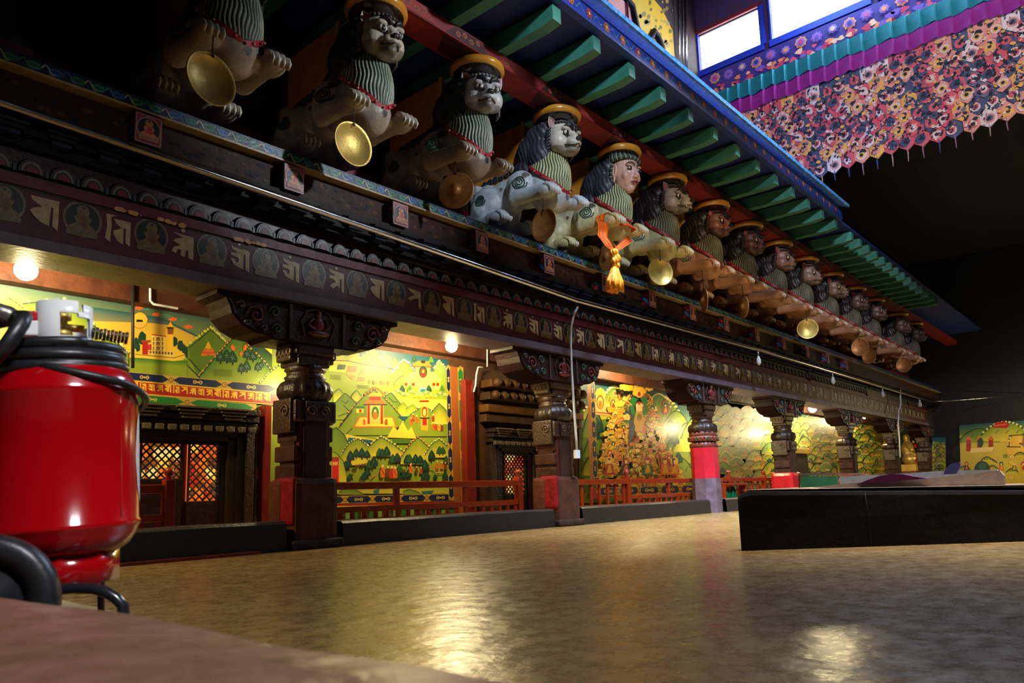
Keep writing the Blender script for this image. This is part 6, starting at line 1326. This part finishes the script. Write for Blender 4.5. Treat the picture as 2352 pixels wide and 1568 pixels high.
ribbon(m, [Vector((XA + .15, 7.58, 5.80)), Vector((LX[4] - .1, 7.28, 5.74)), Vector((LX[4] + .1, 7.27, 5.73)), Vector((XB - .15, 7.5, 5.76))], [0.14, 0.12, 0.12, 0.12], (0, -.8, .6), srgb(246, 100, 8)); m.build('scarf_band', mat('orange_silk', None, 0.55, dirt=0.15, bump=0.15), sc)
m = MB(); m.ell((0, -0.01, 0.0), (0.085, 0.07, 0.075), srgb(246, 150, 20)); m.ell((0.03, -0.04, -0.11), (0.075, 0.06, 0.085), srgb(246, 160, 20)); m.ell((-0.03, -0.03, -0.17), (0.07, 0.06, 0.07), srgb(240, 140, 16)); m.ell((0.02, -0.02, -0.25), (0.08, 0.065, 0.07), srgb(246, 160, 24)); m.tube([(0, 0, 0), (0, 0, -.28)], .05, 8); m = blob(m, 0.012, 3)
m.v = [tuple(Vector(v) * 1.0 + Vector((v[0], v[1], 0)).normalized() * 0.010 * math.sin(9 * math.atan2(v[1], v[0]) + 30 * v[2])) for v in m.v]; paintv(m, lambda v: srgb(248, 158, 20)); m.build('knot', MATS['orange_silk'], sc)
m = MB(); rg = random.Random(4)
for k in range(26):
    a = k * 2 * PI / 26; r = rg.uniform(.13, .21); l = rg.uniform(.60, .76)
    m.tube([(0.04 * math.cos(a), 0.035 * math.sin(a), -0.26), (0.09 * math.cos(a) - .01, 0.06 * math.sin(a), -0.40), (r * .85 * math.cos(a + .1) - .02, .1 * math.sin(a), -0.55), (r * math.cos(a) - .03, 0.12 * math.sin(a), -l)], [0.022, 0.032, 0.038, 0.03], 6, rg.choice([srgb(250, 176, 20), srgb(250, 150, 10), srgb(236, 130, 10)]))
m.build('tassel', MATS['orange_silk'], sc)
# ================================================================== wheeled fire extinguisher on the hidden step
S = 1 / 1052.0
xo = aD(135, 1340, 1.6); xo = xo + Vector((0.0135, -0.0115, 0)); ex = empty('fire_extinguisher', (xo.x, xo.y, 0.355), 'large red wheeled fire extinguisher with white collar and coiled black hose at the left edge', 'fire extinguisher')
ZB = xo.z - 0.355            # foot of the cylinder above the step
def EP(m, nm, mt, par=None): q = m.build(nm, mt, par or ex); return q
toc = Vector((-xo.x, -xo.y, 0)).normalized(); sd = Vector((-toc.y, toc.x, 0)); 
# image-right direction at the extinguisher
bk = -toc; rt = Vector((bk.y, -bk.x, 0)); KR = 0.85
def E3(u, v, z): return (rt * u + bk * v) * KR + Vector((0, 0, z))          # u right, v away, z above the foot
Rf = Matrix((rt, bk, Vector((0, 0, 1)))).transposed()
RED_E = srgb(176, 6, 16)
cyl = mat('red_enamel', srgb(168, 4, 14), 0.16, dirt=0.12, scale=3, bump=0.02, coat=0.6)
m = MB(); m.lathe([(r * KR, z) for r, z in [(0.0, 0.06), (0.09, 0.06), (0.126, 0.064), (0.15, 0.078), (0.167, 0.10), (0.1735, 0.115), (0.1775, 0.119), (0.1775, 0.127), (0.1735, 0.131), (0.1735, 0.405), (0.1765, 0.410), (0.1765, 0.416), (0.1735, 0.421), (0.168, 0.440), (0.152, 0.462), (0.125, 0.478), (0.09, 0.488), (0.045, 0.494), (0.0, 0.495)]], (0, 0, ZB), 72, RED_E)
m.tube([Matrix.Rotation(math.radians(-62), 3, 'Z') @ Vector((0.1738 * KR, 0, ZB + 0.137 + 0.268 * i / 8)) for i in range(9)], 0.0014, 5, RED_E); EP(m, 'cylinder', cyl)
m = MB(); m.lathe([(0.120 * KR, 0.0), (0.126 * KR, 0.0), (0.126 * KR, 0.066), (0.120 * KR, 0.066)], (0, 0, ZB), 8, RED_E, a0=PI / 8, a1=PI / 8 + 2 * PI); EP(m, 'foot_ring', cyl)
# white valve collar with openings
wc_ = mat('white_plastic', (0.80, 0.82, 0.80), 0.3, dirt=0.05, bump=0.0); m = MB()
def arc(a0, a1, z0, z1, r=0.066 * 0.85, t=0.006):
    m.lathe([(r, z0), (r, z1), (r - t, z1), (r - t, z0), (r, z0)], (0, 0, 0), max(3, int((a1 - a0) / 8)), (0.8, 0.8, 0.8), R=Rf, a0=math.radians(a0), a1=math.radians(a1))
z0 = ZB + 0.515
arc(0, 360, z0, z0 + 0.026); arc(-180, -100, z0 + 0.026, z0 + 0.108); arc(-100, -62, z0 + 0.078, z0 + 0.106); arc(-62, -10, z0 + 0.070, z0 + 0.082); arc(-50, -5, z0 + 0.08, z0 + 0.100); arc(-30, 10, z0 + 0.026, z0 + 0.09); arc(100, 150, z0 + 0.026, z0 + 0.09); arc(20, 70, z0 + 0.02, z0 + 0.06); arc(150, 190, z0 + 0.06, z0 + 0.10)
EP(m, 'valve_collar', wc_)
m = MB(); b = E3(-0.005, 0.0, z0); m.lathe([(0.014, 0), (0.014, 0.03), (0.020, 0.032), (0.020, 0.045), (0.010, 0.05), (0.010, 0.07), (0.018, 0.072), (0.018, 0.085), (0, 0.088)], b, 12, (0.5, 0.35, 0.1)); m.tube([b + Vector((0, 0, 0.055)), b + E3(0.05, 0.0, 0.052)], 0.009, 8); EP(m, 'valve', MATS['brass'])
m = MB(); p = E3(-0.085, -0.01, z0 + 0.075); m.box(p, (0.04, 0.03, 0.022), (0.7, 0.02, 0.02), R=Rf, bev=0.004); EP(m, 'safety_tag', mat('red_plastic', srgb(180, 14, 24), 0.3, bump=0)); m = MB(); m.box(p + Vector((0, 0, -0.028)) + rt * 0.012, (0.045, 0.03, 0.034), (0.8, 0.8, 0.8), R=Rf, bev=0.004); EP(m, 'valve_guard', wc_)
# hose: coils lying on the shoulder, an upright loop, coupling, strap
rub = MATS['rubber']; pts = []
turns = 5.5; n = 150
for i in range(n):
    t = i / (n - 1) * turns * 2 * PI; k = i / (n - 1); r = 0.152 - 0.010 * k + 0.004 * math.sin(t * 1.3)
    pts.append(E3(-0.012 + r * math.cos(t + 2), r * 0.92 * math.sin(t + 2), ZB + 0.455 + 0.066 * k + 0.006 * math.sin(t * .5 + 1)))
m = MB(); m.tube(pts, 0.012, 12, (0, 0, 0)); 
e = pts[-1]
m.tube([E3(-0.20, -0.10, ZB + 0.50), E3(-0.14, -0.16, ZB + 0.47), E3(-0.115, -0.17, ZB + 0.50), E3(-0.09, -0.16, ZB + 0.545), E3(-0.085, -0.13, ZB + 0.565), E3(-0.10, -0.10, ZB + 0.57), E3(-0.17, -0.06, ZB + 0.56)], [0.016] * 7, 12, (0, 0, 0)); EP(m, 'hose', rub)
m = MB(); m.tube([E3(-0.10, -0.09, ZB + 0.567), E3(-0.12, -0.09, ZB + 0.575), E3(-0.17, -0.08, ZB + 0.592), E3(-0.24, -0.07, ZB + 0.61)], [0.017, 0.021, 0.018, 0.018], 12, (0.4, 0.38, 0.35)); EP(m, 'hose_coupling', mat('worn_metal', (0.25, 0.23, 0.2), 0.3, metal=0.8, dirt=0.5))
m = MB(); 
for i in range(10): u = 0.062 + i * 0.0088; m.tube([E3(u, -0.02, ZB + 0.556 - i * 0.0011), E3(u + 0.0075, -0.02, ZB + 0.555 - i * 0.0011)], 0.0145 if i % 2 else 0.0125, 12, (0, 0, 0))
EP(m, 'nozzle_grip', rub)
m = MB(); sp = []
for i in range(22):
    t = i / 21; a = math.radians(-118 + 150 * t); r = 0.140 + 0.052 * min(1, t * 2.2); sp.append(E3(r * math.cos(a), r * math.sin(a), ZB + 0.470 - 0.090 * t ** 0.9))
m.tube(sp, 0.0085, 10, (0, 0, 0)); EP(m, 'strap', rub)
# paper label wrapping the right side
m = MB(); vs = []; nn = 10
for i in range(nn + 1):
    a = math.radians(-22 + 44 * i / nn)
    w0 = 0.105 * math.sqrt(max(0, 1 - ((i - nn / 2) / (nn / 2)) ** 2)) + 0.004
    for z in (0.27 - w0, 0.27 + w0): vs.append(E3(0.1748 * math.cos(a), 0.1748 * math.sin(a), ZB + z))
m._add(vs, [(2 * i, 2 * i + 2, 2 * i + 3, 2 * i + 1) for i in range(nn)], srgb(216, 218, 224))
for k in range(5): 
    a0 = math.radians(-17); z = ZB + 0.33 - k * 0.03; m._add([E3(0.1756 * math.cos(a), 0.1756 * math.sin(a), z + dz) for a in (a0, a0 + .22) for dz in (0, .002)], [(0, 1, 3, 2)], srgb(70, 80, 130))
EP(m, 'label', MATS['art'])
# trolley frame and wheel
def fx(px, py, D): return aD(px, py, D) - Vector(ex.location)
m = MB(); m.tube([fx(40, 1350, 1.50), fx(105, 1353, 1.50), fx(180, 1350, 1.50), fx(222, 1353, 1.50), fx(250, 1362, 1.50), fx(272, 1377, 1.50), fx(288, 1396, 1.50), Vector((fx(292, 1402, 1.50).x, fx(292, 1402, 1.50).y, 0.012))], 0.0115, 10, (0, 0, 0))
m.tube([E3(-0.10, 0.0, ZB - 0.005), E3(0.06, 0.0, ZB - 0.005)], 0.008, 8); m.tube([E3(0.06, -0.10, ZB - 0.006), E3(0.085, 0.08, ZB - 0.006), E3(0.085, 0.10, 0.01)], 0.008, 8); m.tube([E3(-0.1, 0.1, ZB - 0.006), E3(0.085, 0.09, ZB - 0.006)], 0.008, 8); m.tube([E3(-0.1, 0.1, ZB - 0.006), E3(-0.1, 0.1, 0.01)], 0.008, 8)
EP(m, 'trolley_frame', mat('black_enamel', (0.015, 0.016, 0.02), 0.22, dirt=0.1, bump=0.02, coat=0.4))
wcx = fx(-33, 1362, 1.33); Rw = Matrix.Rotation(PI / 2, 3, 'X'); vv = Vector((-1, -0.25, 0)).normalized()
qd = Vector((-(xo.x) - .25, -(xo.y) + 0.45, 0)).normalized().to_track_quat('Z', 'Y').to_matrix()
rw = 0.126; wz = rw + 0.002
m = MB(); m.lathe([(rw * .62, -0.02), (rw * .9, -0.026), (rw, -0.014), (rw, 0.014), (rw * .9, 0.026), (rw * .62, 0.02), (rw * .62, -0.02)], (wcx.x, wcx.y, wz), 48, (0, 0, 0), R=qd); EP(m, 'wheel', rub)
m = MB(); m.lathe([(0, -0.012), (rw * .63, -0.01), (rw * .63, 0.01), (0.02, 0.014), (0.02, 0.03), (0, 0.03)], (wcx.x, wcx.y, wz), 32, (0.1, 0.1, 0.1), R=qd); EP(m, 'wheel_hub', MATS['black_enamel'])
m = MB(); m.tube([Vector((wcx.x, wcx.y, wz)), E3(-0.1, 0.0, wz), E3(-0.1, 0, ZB)], 0.008, 8); EP(m, 'axle', MATS['black_enamel'])

ex.rotation_mode = 'AXIS_ANGLE'; ex.rotation_axis_angle = (math.radians(-2.8), bk.x, bk.y, 0)
# ================================================================== low dark platform on the court floor
A0 = Vector((7.13, 3.28, 0)); dx = Vector((0.691, -0.722, 0)).normalized(); dn = Vector((1.0, 0.12, 0)).normalized()
def PF(u, v, z): return A0 + dx * u + dn * v + Vector((0, 0, z))
tz = lambda u: 0.60 - 0.026 * min(u, 3.5)
plat = empty('dark_platform', A0, 'long low platform covered in dark cloth standing on the brown floor at right', 'platform')
m = MB(); m.M = Matrix.Translation(-A0); n = 40; Ln = 7.5
prof = lambda u: [(0, 0.0), (0.01 * math.sin(u * 3), 0.3), (0.0, tz(u) - 0.05), (0.015, tz(u) - 0.015), (0.05, tz(u)), (2.4, tz(u)), (2.4, 0)]
vs = []; us = [0, 0.02, 0.06, 0.14] + [0.14 + (Ln - 0.14) * i / n for i in range(1, n + 1)]
for u in us:
    for (v, z) in prof(u):
        if u < 0.14 and z > 0.4: z = z - 0.05 * (1 - u / 0.14) ** 2
        vs.append(PF(u, v, z))
np_ = 7; m._add(vs, [(i * np_ + j, (i + 1) * np_ + j, (i + 1) * np_ + j + 1, i * np_ + j + 1) for i in range(len(us) - 1) for j in range(np_ - 1)] + [list(range(np_)), [(len(us) - 1) * np_ + j for j in range(np_)][::-1]], srgb(34, 32, 28))
m.build('cloth_cover', mat('dark_felt', srgb(36, 33, 30), 0.9, dirt=0.4, scale=3, bump=0.3, spec=0.1), plat)
m = MB(); m.M = Matrix.Translation(-A0); m._add([PF(0.02, 0.03, tz(0) + .003), PF(Ln, 0.03, tz(Ln) + .003), PF(Ln, 2.38, tz(Ln) + .003), PF(0.02, 2.38, tz(0) + .003)], [(0, 1, 2, 3)], srgb(160, 130, 100)); m.build('table_top', mat('platform_top', srgb(150, 120, 96), 0.3, dirt=0.3), plat)
m = MB(); m.M = Matrix.Translation(-A0); m.tube([PF(1.33, -0.006, 0.02), PF(1.335, -0.006, 0.3), PF(1.32, -0.006, 0.54)], 0.003, 5, (0.01, 0.01, 0.01)); m.build('seam', MATS['dark'], plat)
def slab(nm, pts, v0, v1, col, mt, lb, cat, D=8.0, dz=0):
    """upright outline pulled along the depth of the platform"""
    base = []
    m = MB(); fr_pts = []
    for px, py in pts: q = aD(px, py, D); fr_pts.append(q)
    n = len(fr_pts); off = dn * (v1 - v0); o_ = fr_pts[0].copy()
    vs = [p - o_ for p in fr_pts] + [p + off - o_ for p in fr_pts]
    m._add(vs, [list(range(n)), list(range(n, 2 * n))[::-1]] + [(i, (i + 1) % n, n + (i + 1) % n, n + i) for i in range(n)], col)
    q = m.build(nm, mt, loc=o_); return tag(q, lb, cat)
slab('grey_pan', [(1868, 1118), (1960, 1109), (2168, 1095), (2230, 1088), (2296, 1080), (2306, 1092), (2308, 1116), (1868, 1119)], 0, 0.7, srgb(170, 164, 160), mat('grey_tin', None, 0.35, metal=0.3, dirt=0.3), 'wide shallow grey tin pan lying on the dark platform at right', 'pan', 8.1)
slab('grey_cloth', [(1925, 1102), (1930, 1094), (1990, 1091), (2060, 1088), (2160, 1081), (2290, 1078), (2296, 1086), (2170, 1098), (2000, 1108), (1930, 1113)], 0, 0.35, srgb(170, 190, 205), MATS['cloth'], 'pale grey-blue folded cloth behind the purple cloth on the platform', 'cloth', 8.9)
slab('purple_cloth', [(1966, 1113), (1990, 1103), (2018, 1093), (2046, 1088), (2075, 1089), (2100, 1094), (2128, 1098), (2040, 1106)], 0, 0.3, srgb(90, 20, 84), MATS['cloth'], 'dark purple cloth heaped on the grey pan', 'cloth', 7.85)
slab('violet_bundle', [(2166, 1089), (2172, 1076), (2182, 1066), (2196, 1061), (2204, 1060), (2206, 1070), (2198, 1082), (2194, 1088)], 0, 0.18, srgb(66, 56, 104), MATS['cloth'], 'small dark violet bundle on the grey-blue cloth', 'bundle', 8.35)
slab('green_board', [(1840, 1093), (1922, 1094), (1922, 1110), (1921, 1118), (1840, 1119)], 0, 0.06, srgb(20, 140, 96), MATS['paint'], 'flat green panel at the left of the platform top, framed in brown', 'panel', 8.9)
slab('brown_frame', [(1834, 1086), (1990, 1086), (1990, 1090), (1838, 1091), (1838, 1120), (1834, 1120)], 0, 0.08, srgb(150, 70, 34), MATS['varnish'], 'thin brown wooden frame above the green panel', 'frame', 8.95)
